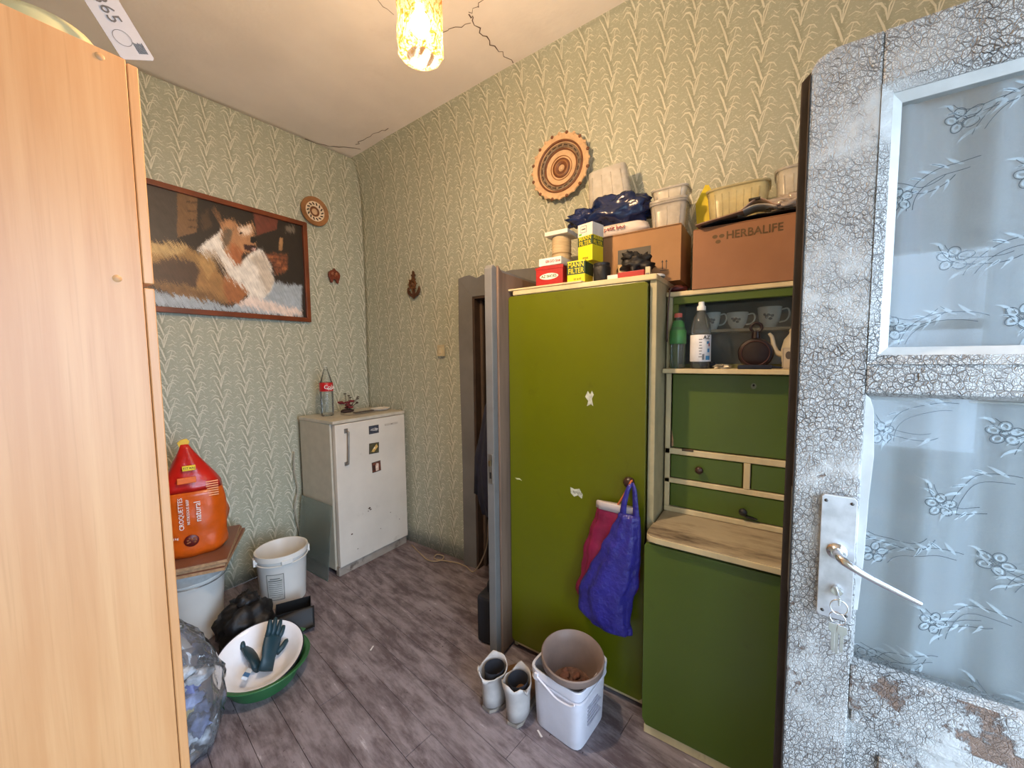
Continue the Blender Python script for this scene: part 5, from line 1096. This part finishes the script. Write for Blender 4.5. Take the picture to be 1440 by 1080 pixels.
MB().lathe([(.0001, .016), (.010, .016), (.011, 0)], 20, c=(0, 0, .241)).build('drinking_spout', M('white_cap', 'dededc'), b, smooth='auto')
text('AZ', .020, (-.0282, -.0245, .119), (.655, -.755, 0), MZ, M('black_print', '2b2a29'), b, depth=.0008)
def onlab(a_deg, z, w_, h_, mat, nm='label_print'):
    a = math.radians(a_deg); wrap(lambda zz: .0362, a-w_/2/.036, a+w_/2/.036, z-h_/2, z+h_/2, .0011).build(nm, mat, b, smooth=True)
BL = M('sky_blue_print', '3f86b8', .5); RDp = M('red_print', 'a82a30', .5); GB = M('grey_print', '6d6d70', .6)
onlab(232, .100, .012, .010, BL); onlab(240, .092, .006, .012, RDp); onlab(236, .070, .010, .014, BL); onlab(232, .042, .018, .016, BL)
for k in range(7): onlab(188, .112-.011*k, .012-.002*(k % 3), .003, GB)
for k in range(5): onlab(199+2.4*k, .046, .0009, .022, M('black_print', '2b2a29'))
kf = thing('pocket_knife', 'dark blue handled tool lying on the display shelf', 'tool', (1.640, .058, sh), .04)
MB().box(-.010, .010, -.055, .050, 0, .016).build('handle', M('navy_plastic', '141a2c', .4), kf, bevel=.004, seg=2); MB().prism([(-.055, .003), (-.085, .004), (-.088, .007), (-.055, .013)], .003, (0, 1, 0), (0, 0, 1), (0, 0, 0)).build('tip', M('navy_plastic', '141a2c'), kf)
yb = thing('yellow_box', 'tiny yellow box behind the dark tool on the shelf', 'box', (1.690, -.050, sh), 0)
MB().box(-.010, .010, -.018, .018, 0, .018).build('body', M('pale_yellow', 'b3a838', .5), yb, bevel=.001); MB().box(-.0105, -.0095, -.003, .003, .001, .017).build('stripe', M('olive_stripe', '6a6a2a', .5), yb)
sc_ = thing('paper_scraps', 'crumpled scrap of foil on the display shelf beside the water bottle', 'scrap', (1.650, .160, sh))
MB().blob((0, 0, .008), (.012, .028, .009), .7, 6, 18, 10, 2, 4, 0).build('foil', M('dull_foil', '8d8676', .4, .5), sc_)
dk = thing('dark_pouch', 'dark crumpled pouch right behind the water bottle', 'pouch', (1.708, .215, sh))
MB().blob((0, 0, .014), (.02, .03, .015), .4, 2, 18, 10, 2, 3, 0).build('body', M('dark_pouch', '1c1c24', .6), dk, smooth=True); MB().tube([(-.016, -.02, .024), (-.02, 0, .028), (-.016, .02, .024)], .002, 6).build('drawstring', M('grey_cord', '5a5a5c', .6), dk)

# ------------------------------------------------------------------ on top of the cupboard
TZ = CH+.0095; TB = CH+.0005
rx_ = thing('shoe_polish_box', 'red cardboard box with a white oval print, front left on the cupboard', 'box', (1.545, .772, TZ))
REDB = M('red_card', '9e1a1a', .45, var=.1)
MB().box(0, .12, 0, .135, 0, .078).build('carton', REDB, rx_, bevel=.0015); MB().prism([(-.137, .074), (.002, .070), (.004, .085), (-.10, .088), (-.139, .082)], .0012, RB, MZ, (.0, 0, 0)).build('open_flap', REDB, rx_)
MB().prism([(-.068+.042*math.cos(a)*(1+.12*abs(math.cos(a))), .040+.014*math.sin(a)) for a in lins(0, 2*PI*.97, 26)], .0006, RB, MZ, (-.0002, 0, 0)).build('oval_print', M('off_white_print', 'd9d4c6', .5), rx_)
text('AZ SHOES', .017, (-.0014, .068, .040), RB, MZ, M('dark_green_print', '1e4a28', .5), rx_, bold=.012)
wx_ = thing('small_white_box', 'small white box with red lettering lying on the red box', 'box', (1.550, .782, TZ+.0885))
MB().box(0, .10, 0, .112, 0, .034).build('carton', M('white_carton', 'd3cec8', .5), wx_, bevel=.0012); text('ERGO line', .017, (-.0014, .040, .017), RB, MZ, M('dull_red_print', 'a33a3a', .5), wx_)
MB().box(-.0006, 0, .0, .112, .0, .002).build('lid_seam', GB, wx_)
spo = thing('string_spool', 'spool of pale twine with a white square top plate', 'spool', (1.760, .885, TB))
MB().lathe([(.0001, 0), (.055, 0), (.055, .008), (.046, .010)]+[(.047+.0012*math.sin(k*2.1), .012+.26*k/40) for k in range(41)]+[(.046, .276), (.0001, .276)], 32).build('twine', M('twine', 'b9a582', .8, var=.15, scale=60, stretch=(.3, .3, 4)), spo, smooth='auto')
MB().box(-.062, .062, -.062, .062, .277, .297).build('top_plate', M('white_foam', 'd6d3cb', .6), spo, bevel=.002); MB().box(-.020, .020, -.0625, .0625, .284, .298).build('top_rib', M('white_foam', 'd6d3cb'), spo, bevel=.001)
for z in (.095, .19): MB().lathe([(.0475, z), (.049, z+.002), (.049, z+.006), (.0475, z+.008)], 32).build('twine_band', M('twine_dark', '9a8562', .8), spo, smooth=True)
YEL = M('yellow_carton', 'd9c91a', .45, var=.05); DGR = M('dark_green_band', '2a4426', .5); WCT = M('white_carton', 'd3cec8')
def filter_box(label, loc, rz, w_, d_, h_, bands, name='filter_box'):
    f = thing(name, label, 'box', loc, rz, 'oil filter cartons on the cupboard')
    MB().box(0, d_, 0, w_, 0, h_).build('carton', YEL, f, bevel=.0012)
    for z0, z1, mt, nm in bands: MB().box(-.0006, d_+.0006, -.0006, w_+.0006, z0, z1).build(nm, mt, f)
    return f
f = filter_box('short yellow and green carton marked filter, at the bottom of the pair', (1.553, .672, TZ), 0, .082, .09, .092, [(.034, .086, DGR, 'green_band')])
text('MANN\nFILTER', .030, (-.0012, .041, .061), RB, MZ, YEL, f, bold=.006, sx=.84); text('W 610', .013, (-.0007, .035, .013), RB, MZ, DGR, f)
f = filter_box('tall yellow and green carton with a white top, standing on the shorter carton', (1.580, .650, TZ+.0925), math.radians(-14), .076, .078, .158, [(.107, .1585, WCT, 'white_band'), (.066, .104, DGR, 'green_band')])
text('MANN\nFILTER', .024, (-.0012, .038, .086), RB, MZ, YEL, f, bold=.006, sx=.90); text('MANN\nFILTER', .024, (.039, -.0012, .086), (1, 0, 0), MZ, YEL, f, bold=.006, sx=.90)
text('870/6', .013, (-.0007, .036, .012), RB, MZ, DGR, f)
MB().box(-.0010, -.0004, .030, .062, .122, .150).build('drawing_frame', GB, f); MB().box(-.0014, -.0009, .032, .060, .124, .148).build('drawing_field', WCT, f); MB().box(-.0018, -.0013, .036, .056, .134, .138).build('drawing_line', M('black_print', '2b2a29'), f); MB().box(-.0012, -.0006, .056, .070, .112, .119).build('green_mark', M('bright_green_print', '5aa83a', .5), f)
bk = thing('black_jar', 'small shiny black jar beside the yellow cartons', 'jar', (1.590, .612, TB))
MB().loft([(0, 0, 0, .030, .030), (0, 0, .006, .034, .034), (0, 0, .060, .036, .036), (0, 0, .070, .032, .032)], 28, fn=lambda j, a: .05*math.sin(a*5+j)).build('body', BLACK, bk, smooth=True); MB().lathe([(.033, .068), (.034, .080), (.0001, .082)], 24).build('lid', M('black_plastic', '1a1a1c'), bk, smooth='auto')
CARDB = M('brown_cardboard', '9c754e', .7, var=.08, scale=8, bump=.1); CARDD = M('orange_cardboard', '8d6040', .65, var=.07, scale=6)
c1 = thing('cardboard_box', 'light brown cardboard box with arrows, standing on the green cupboard', 'box', (1.720, .325, TB))
MB().box(0, .225, 0, .350, 0, .225).build('carton', CARDB, c1, bevel=.002)
MB().box(-.003, .115, .001, .349, .2255, .2285).build('lid_flap', CARDB, c1, bevel=.0008); MB().box(-.0005, .0, .0, .350, .221, .2225).build('flap_seam', M('seam_brown', '6b4626', .8), c1)
MB().box(-.0008, -.0001, .120, .262, .062, .158).build('dark_hole_patch', M('black_panel', '22201f', .5), c1)  # black patch added as a dark hole in the carton face
for y in (.056, .072):
    MB().prism([(-y-.0015, .052), (-y+.0015, .052), (-y+.0015, .082), (-y+.005, .080), (-y, .090), (-y-.005, .080), (-y-.0015, .082)], .0005, RB, MZ).build('arrow_print', M('black_print', '2b2a29'), c1)
MB().box(-.0005, .0, .046, .082, .046, .048).build('arrow_base', M('black_print', '2b2a29'), c1)
for y in (.318, .330): MB().prism([(-y-.0015, .052), (-y+.0015, .052), (-y+.0015, .082), (-y+.005, .080), (-y, .090), (-y-.005, .080), (-y-.0015, .082)], .0005, RB, MZ).build('arrow_print', M('black_print', '2b2a29'), c1)
tpr = thing('tape_roll', 'tan roll of parcel tape on edge before the light cardboard box', 'tape', (1.660, .548, TB+.040), rot=(PI/2, 0, .5))
MB().lathe([(.026, -.02), (.039, -.02), (.040, -.018), (.040, .018), (.039, .02), (.026, .02), (.026, -.02)], 36).build('tape', M('tan_tape', 'b59a70', .4), tpr, smooth='auto'); MB().lathe([(.026, -.0205), (.0245, -.0205), (.0245, .0205), (.026, .0205)], 30).build('core', M('card_core', '8d7458', .8), tpr, smooth='auto')
bp_ = thing('black_bag', 'crumpled black plastic bag before the light cardboard box', 'bag', (1.640, .480, TB+.030))
MB().blob((0, 0, .035), (.045, .060, .045), .55, 9, 32, 20, 2, 2.6, -.0).build('body', BLACK, bp_, smooth=True); MB().blob((-.01, .03, .072), (.025, .028, .018), .6, 4, 16, 10, 2, 3).build('ear', BLACK, bp_, smooth=True)
rt = thing('red_carton', 'flat red and white carton lying at the front of the cupboard', 'carton', (1.560, .428, TB))
MB().box(0, .11, 0, .105, 0, .028).build('carton', REDB, rt, bevel=.0015); MB().box(-.0006, .1106, .105, .148, 0, .022).build('white_end', WCT, rt, bevel=.001)
MB().box(.01, .10, .012, .092, .028, .0295).build('lid_edge', M('red_dark', '6d1012', .5), rt)
wl = thing('white_lid', 'small white plastic lid at the right corner of the cupboard top', 'saucer', (1.610, .402, TB))  # a plain white lid lying flat on the cupboard
MB().lathe([(.0001, .010), (.036, .010), (.040, .008), (.042, 0), (.040, 0), (.038, .006), (.0001, .008)], 32).build('disc', M('white_cap', 'dededc'), wl, smooth='auto'); MB().lathe([(.024, .010), (.026, .0125), (.028, .010)], 32).build('ring', M('white_cap', 'dededc'), wl, smooth=True)
blk2 = thing('cream_block', 'tiny cream block beside the flat red carton', 'block', (1.570, .4105, TB)); MB().box(-.014, .0, -.006, .012, 0, .036).build('body', M('cream_block', 'c9bb9a', .5), blk2, bevel=.002); MB().box(-.0145, -.0138, -.004, .010, .006, .012).build('mark', GB, blk2)
# on the light box
BZ = TB+.2288
wp = thing('white_packet', 'soft white packet with red print under the blue bag', 'packet', (1.800, .602, BZ-.0005))
MB().blob((0, 0, .030), (.068, .130, .032), .12, 12, 36, 16, 3.4, 1.8, 0).build('film', M('soft_white_film', 'd2c8c0', .35, var=.06, bump=.4, bscale=15, bdist=.006), wp, smooth=True); text('petit box', .026, (-.0745, .005, .034), RB, MZ, M('dull_red_print', 'a33a3a'), wp, depth=.002); MB().box(-.0745, -.070, .075, .098, .026, .042).build('red_logo', M('dark_print', '5a3c3a', .5), wp)
bl = thing('blue_bag', 'dark blue shiny plastic bag lying on the light cardboard box', 'bag', (1.815, .620, BZ+.060))
BLUF = M('blue_film', '10204a', .25, var=.3, scale=7, bump=.6, bscale=12, bdist=.015, dirt='1d5a92', dirt_amt=.40, dscale=6)
MB().blob((0, -.005, .066), (.080, .140, .072), .34, 21, 44, 26, 2.4, 2.0, 0).build('body', BLUF, bl, smooth=True); MB().blob((-.02, .155, .065), (.045, .080, .040), .55, 7, 26, 16, 2, 2.6, .0).build('gathered_end', BLUF, bl, smooth=True)
MILK = clear('milky_plastic', 'efeae0', .36, .25, .3); MILKY = clear('milky_yellow_plastic', 'ece2b4', .42, .25, .3)
def tub(name, label, loc, w_, d_, h_, mat, flip=False, lid=False, ribs=6, rot=None, group='empty plastic food tubs on the boxes'):
    tb = thing(name, label, 'tub', loc, rot=rot, group=group)
    s = (1, .84) if not flip else (.84, 1)
    prof = [(s[1] if not flip else s[0])]
    a, b = (.86, 1.0) if not flip else (1.0, .86)
    MB().loft([(0, 0, 0, d_/2*a, w_/2*a), (0, 0, h_*.33, d_/2*(a+(b-a)*.33), w_/2*(a+(b-a)*.33)), (0, 0, h_*.66, d_/2*(a+(b-a)*.66), w_/2*(a+(b-a)*.66)), (0, 0, h_, d_/2*b, w_/2*b)], 40, cap0=not flip, cap1=flip, pw=5).build('wall', mat, tb, smooth='auto', solid=.0015)
    zr = 0 if flip else h_
    MB().loft([(0, 0, zr-.006+(.006 if flip else 0), d_/2+.003, w_/2+.003), (0, 0, zr+.002+(.006 if flip else 0), d_/2+.005, w_/2+.005), (0, 0, zr+.003+(.006 if flip else 0), d_/2+.001, w_/2+.001)], 40, cap0=False, cap1=False, pw=5).build('rim', mat, tb, smooth='auto', solid=.002)
    for k in range(ribs):
        y = w_*.36*(1-2*k/(ribs-1)); MB().tube([(-d_/2*(a+(b-a)*.12)-.0008, y*(a+(b-a)*.12), h_*.12), (-d_/2*(a+(b-a)*.85)-.0008, y*(a+(b-a)*.85), h_*.85)], .0016, 6).build('rib', mat, tb, smooth=True)
    if lid: MB().loft([(0, 0, h_+.004, d_/2+.006, w_/2+.006), (0, 0, h_+.014, d_/2+.006, w_/2+.006), (0, 0, h_+.015, d_/2-.004, w_/2-.004)], 40, pw=5).build('lid', mat, tb, smooth='auto')
    return tb
t = tub('plastic_tub', 'cloudy plastic tub turned upside down behind the blue bag', (1.885, .675, BZ+.168), .21, .12, .190, MILK, flip=True, ribs=4, rot=(math.radians(-6), 0, .1), group=None)
t['group'] = 'empty plastic food tubs on the boxes'
tub('plastic_tub', 'clear plastic tub at the right end of the light cardboard box', (1.840, .395, BZ), .150, .13, .115, MILK, lid=True, ribs=3)
tub('plastic_tub', 'clear tub stacked on the lidded tub, right end of the light box', (1.842, .392, BZ+.1305), .145, .12, .045, MILK, ribs=3)
# second box on the buffet
c2 = thing('cardboard_box', 'orange-brown cardboard box with faded lettering, standing on the buffet', 'box', (1.665, -.360, uz1+.0005))
MB().box(0, .285, 0, .632, 0, .225).build('carton', CARDD, c2, bevel=.002)
MB().box(.0, .14, .0, .630, .2255, .2285).build('lid_flap', CARDD, c2, bevel=.001)
FADE = M('faded_olive_print', '5a4324', .7)
text('HERBALIFE', .040, (-.0012, .520, .186), RB, MZ, FADE, c2, align='LEFT', bold=.012, sx=.92)
for k in range(3):
    a = k*2*PI/3+.5; MB().prism([(-.545+.013*math.cos(a)+.009*math.cos(q), .182+.013*math.sin(a)+.007*math.sin(q)) for q in lins(0, 2*PI*.93, 12)], .0006, RB, MZ).build('leaf_print', FADE, c2)
B2 = uz1+.2295
ba = thing('black_film_sheet', 'black plastic sheet lying on the orange-brown box under the tubs', 'sheet', (1.700, .06, B2))
MB().grid(lambda u, v: (-.04+.16*u, .20-.50*v, .006+.010*noise.noise(Vector((u*4, v*9, 2)))+.006), 14, 30).build('film', BLACK, ba, smooth=True, solid=.001)
MB().blob((.02, .17, .016), (.03, .03, .016), .5, 3, 16, 10, 2, 3, 0).build('bunched_edge', BLACK, ba, smooth=True)
tub('plastic_tub', 'yellowish ribbed plastic tub in the middle of the orange-brown box', (1.865, .140, B2+.026), .215, .15, .155, MILKY, ribs=7)
tub('plastic_tub', 'tall cloudy ribbed tub at the right beside the entry door', (1.862, -.070, B2+.026), .165, .15, .175, MILK, ribs=5)
yw = thing('yellow_scoop', 'bright yellow plastic wedge sticking up between the tubs', 'scoop', (1.905, .262, B2+.026))
MB().prism([(-.030, .0), (.030, .0), (.036, .16), (.010, .215), (-.004, .225), (-.042, .150)], .004, RB, MZ).build('blade', M('bright_yellow', 'cdbb12', .4), yw, bevel=.001); MB().prism([(.026, .0), (.030, .0), (.036, .16), (.010, .215), (.006, .213), (.031, .158)], .018, RB, MZ, (-.0045, 0, 0)).build('side_wall', M('bright_yellow', 'cdbb12'), yw)
cd2 = thing('cardboard_sheet', 'thin grey-brown card jutting out over the box edge', 'card sheet', (1.700, .175, B2+.022), rot=(math.radians(-8), math.radians(-6), 0))
MB().box(-.075, .06, -.07, .085, 0, .004).build('sheet', M('grey_brown_card', '8a6f5c', .7), cd2, bevel=.0005)
mg = thing('magazine', 'curled printed magazine lying before the yellowish tub', 'magazine', (1.690, .055, B2+.022))
def roll(u, v):
    t = u*1.0; a = -1.2+t*4.2; r = .018
    return (-.05+.02*v+(.10*(1-t) if t < .0 else 0)+.03*math.sin(t*2), .075-.13*t, .012+.028*math.sin(min(t, 1)*PI)*(1 if t < .7 else 1)+.012*v)
MB().grid(lambda u, v: (-.045+.10*v, .075-.135*u, .008+.034*math.sin(u*PI)*abs(math.sin(u*PI))), 20, 6).build('cover', M('magazine_pink', 'b39a8e', .4, var=.25, scale=18), mg, smooth=True, solid=.002); MB().grid(lambda u, v: (-.043+.09*v, .07-.12*u, .004+.018*math.sin(u*PI)), 14, 4).build('pages', M('paper_white', 'c4bbb0', .6), mg, smooth=True, solid=.002)
MB().box(-.046, -.030, .0, .035, .040, .046).build('dark_title', M('black_print', '2b2a29'), mg)
fs = thing('foil_sheet', 'crumpled shiny clear film at the right end of the orange-brown box', 'film', (1.705, -.085, B2+.022))
MB().blob((0, 0, .024), (.038, .115, .026), .5, 14, 40, 18, 2.4, 3.2, 0).build('film', clear('crumpled_film', 'd2c4ba', .5, .12, .8), fs, smooth=True); MB().blob((-.01, .07, .018), (.03, .04, .018), .6, 6, 20, 10, 2, 4, 0).build('fold', clear('crumpled_film', 'd2c4ba'), fs, smooth=True)
rc = thing('red_cable', 'dark red coiled cable hanging down the cupboard corner', 'cable', (1.668, .330, uz1))
MB().blob((.03, 0, .014), (.028, .034, .014), .4, 9, 18, 10, 2, 4, 0).build('coil', M('dark_red_rubber', '4a1418', .5), rc, smooth=True); MB().tube(smoothpts([(.02, .01, .016), (-.012, .018, .012), (-.022, .022, -.03), (-.020, .026, -.12), (-.022, .027, -.20)], 5), .003, 6).build('lead', M('brown_lead', '5a4038', .5), rc, smooth=True)

# ------------------------------------------------------------------ on the floor before the cupboard
sq = thing('square_tub', 'square white tub with a handle holding a brown flowerpot', 'tub', (1.322, .632, 0), math.radians(-6))
SQM = M('cool_white_plastic', 'd2d0d8', .4, var=.04, dirt='a8a2a4', dirt_amt=.32, dscale=8)
MB().loft([(0, 0, .002, .102, .100), (0, 0, 0, .098, .096)][::-1]+[(0, 0, .006, .104, .102), (0, 0, .205, .112, .110), (0, 0, .210, .117, .115), (0, 0, .240, .119, .117), (0, 0, .243, .117, .115), (0, 0, .240, .110, .108), (0, 0, .012, .100, .098), (0, 0, .010, .001, .001)], 64, cap1=False, pw=7).build('body', SQM, sq, smooth='auto')
MB().loft([(0, 0, .192, .1135, .1115), (0, 0, .194, .118, .116), (0, 0, .198, .118, .116), (0, 0, .200, .1135, .1115)], 64, cap0=False, cap1=False, pw=7).build('rim_rib', SQM, sq, smooth='auto')
MB().tube(smoothpts([(-.122, .075, .222), (-.124, .03, .205), (-.126, -.02, .188), (-.124, -.075, .190), (-.122, -.098, .205)], 5), .0042, 8).build('carry_handle', SQM, sq, smooth=True)
MB().box(-.125, -.116, .068, .084, .208, .232).build('handle_lug', SQM, sq, bevel=.002)
lt = MB()
for k in range(6): lt.box(-.05, .05-.012*(k % 3), -.1115, -.1075, .075+.014*k, .080+.014*k)
lt.build('embossed_print', M('grey_emboss', 'a8a6b2', .5), sq)['kind'] = 'stuff'
pt = thing('flower_pot', 'round brown plastic flowerpot set into the square tub', 'flowerpot', (1.316, .622, .112), rot=(math.radians(4), math.radians(-5), 0))
POTM = M('taupe_pot', '7d6a60', .5, var=.08, dirt='6a5044', dirt_amt=.4)
MB().lathe([(.0001, 0), (.076, 0), (.100, .150), (.118, .158), (.121, .162), (.121, .186), (.117, .189), (.113, .186), (.098, .150), (.074, .008), (.0001, .008)], 56).build('shell', POTM, pt, smooth='auto')
soil = MB().lathe([(.0001, .050), (.04, .048), (.080, .044)], 36, wob=lambda a, j: .0).build('soil', M('clay_soil', '5f4438', .95, var=.25, scale=50, bump=.8, bscale=40, bdist=.01), pt, smooth=True)
rn = random.Random(3)
for k in range(14): MB().blob((rn.uniform(-.045, .045), rn.uniform(-.045, .045), .054), (rn.uniform(.010, .020), rn.uniform(.008, .016), .009), .4, k, 10, 8).build('clod', M('clay_clod', '6a4638', .9, var=.2), pt, smooth=True)
BOOT = M('grey_white_rubber', 'b0a9a4', .5, var=.12, scale=10, dirt='7c6a5c', dirt_amt=.45, dscale=7); FOOT = M('brown_rubber', '6f4f34', .5, var=.15, dirt='4a3526', dirt_amt=.4); LIN = M('dark_lining', '2a2a30', .9)
def boot(label, loc, rz, seed):
    b = thing('rubber_boot', label, 'boot', loc, rz, group='cut-down rubber boots beside the square tub')
    n = 32; rings = [(0, 0, .022, .056, .042), (0, 0, .06, .056, .044), (-.002, 0, .10, .056, .046), (-.006, 0, .135, .060, .050), (-.010, 0, .155, .064, .054), (-.012, 0, .170, .066, .056)]
    vs = []
    for j, (cx, cy, cz, rx, ry) in enumerate(rings):
        for i in range(n):
            a = 2*PI*i/n; z = cz
            if j == 5: z += .022*noise.noise(Vector((math.cos(a)*2, math.sin(a)*2, seed)))-.035*max(0, math.cos(a-2.6-seed))**6+.012*math.sin(a*2+seed)
            vs.append((cx+rx*math.cos(a), cy+ry*math.sin(a), z))
    MB().add(vs, [(j*n+i, j*n+(i+1) % n, (j+1)*n+(i+1) % n, (j+1)*n+i) for j in range(5) for i in range(n)]).build('shaft', BOOT, b, smooth=True, solid=.004)
    MB().loft([(.0, 0, .16, .044, .040), (0, 0, .08, .043, .037), (0, 0, .05, .03, .03)], 24, cap0=False).build('lining', LIN, b, smooth=True)
    ft = [(-.050, .012, .016), (-.040, .030, .030), (-.01, .037, .040), (.04, .036, .046), (.085, .038, .040), (.125, .042, .034), (.155, .038, .028), (.178, .026, .020), (.188, .006, .008)]
    m = 18; vs = []
    for x, hw, hh in ft:
        for i in range(m):
            a = 2*PI*i/m; vs.append((x, hw*math.cos(a), max(.010, .012+hh*(1+math.sin(a)))) if math.sin(a) < 0 else (x, hw*math.cos(a), .012+hh+hh*math.sin(a)*.95))
    MB().add(vs, [(j*m+i, j*m+(i+1) % m, (j+1)*m+(i+1) % m, (j+1)*m+i) for j in range(len(ft)-1) for i in range(m)]+[tuple(range(m))[::-1], tuple(range((len(ft)-1)*m, len(ft)*m))]).build('foot', FOOT, b, smooth=True)
    so = [(-.054, -.022), (-.03, -.036), (.03, -.036), (.08, -.040), (.13, -.044), (.165, -.036), (.192, -.012), (.192, .012), (.165, .036), (.13, .044), (.08, .040), (.03, .036), (-.03, .036), (-.054, .022)]
    MB().prism(so, .014, (1, 0, 0), (0, 1, 0), (0, 0, 0)).build('sole', M('boot_sole', '8a7f74', .7, dirt='5a4a40', dirt_amt=.5), b, bevel=.003)
boot('cut-down pale rubber boot farther from the square tub, beside the grey door', (1.215, .925, 0), math.radians(-8), 1.0)
boot('cut-down pale rubber boot right next to the square tub', (1.218, .810, 0), math.radians(6), 2.2)
CHIP = M('white_chip', 'cfcac6', .6)
for k, (x, y, r_, lab) in enumerate(((1.118, 1.62, .5, 'small white paper shred lying alone on the bare floor planks'), (1.20, .70, 1.1, 'white crumb on the floor before the square tub'))):
    c_ = MB().prism([(-.016, -.003), (.014, -.004), (.017, .002), (-.014, .004)], .002, (math.cos(r_), math.sin(r_), 0), (-math.sin(r_), math.cos(r_), 0), (x, y, 0)).build('paper_shred', CHIP); tag(c_, lab, 'litter')
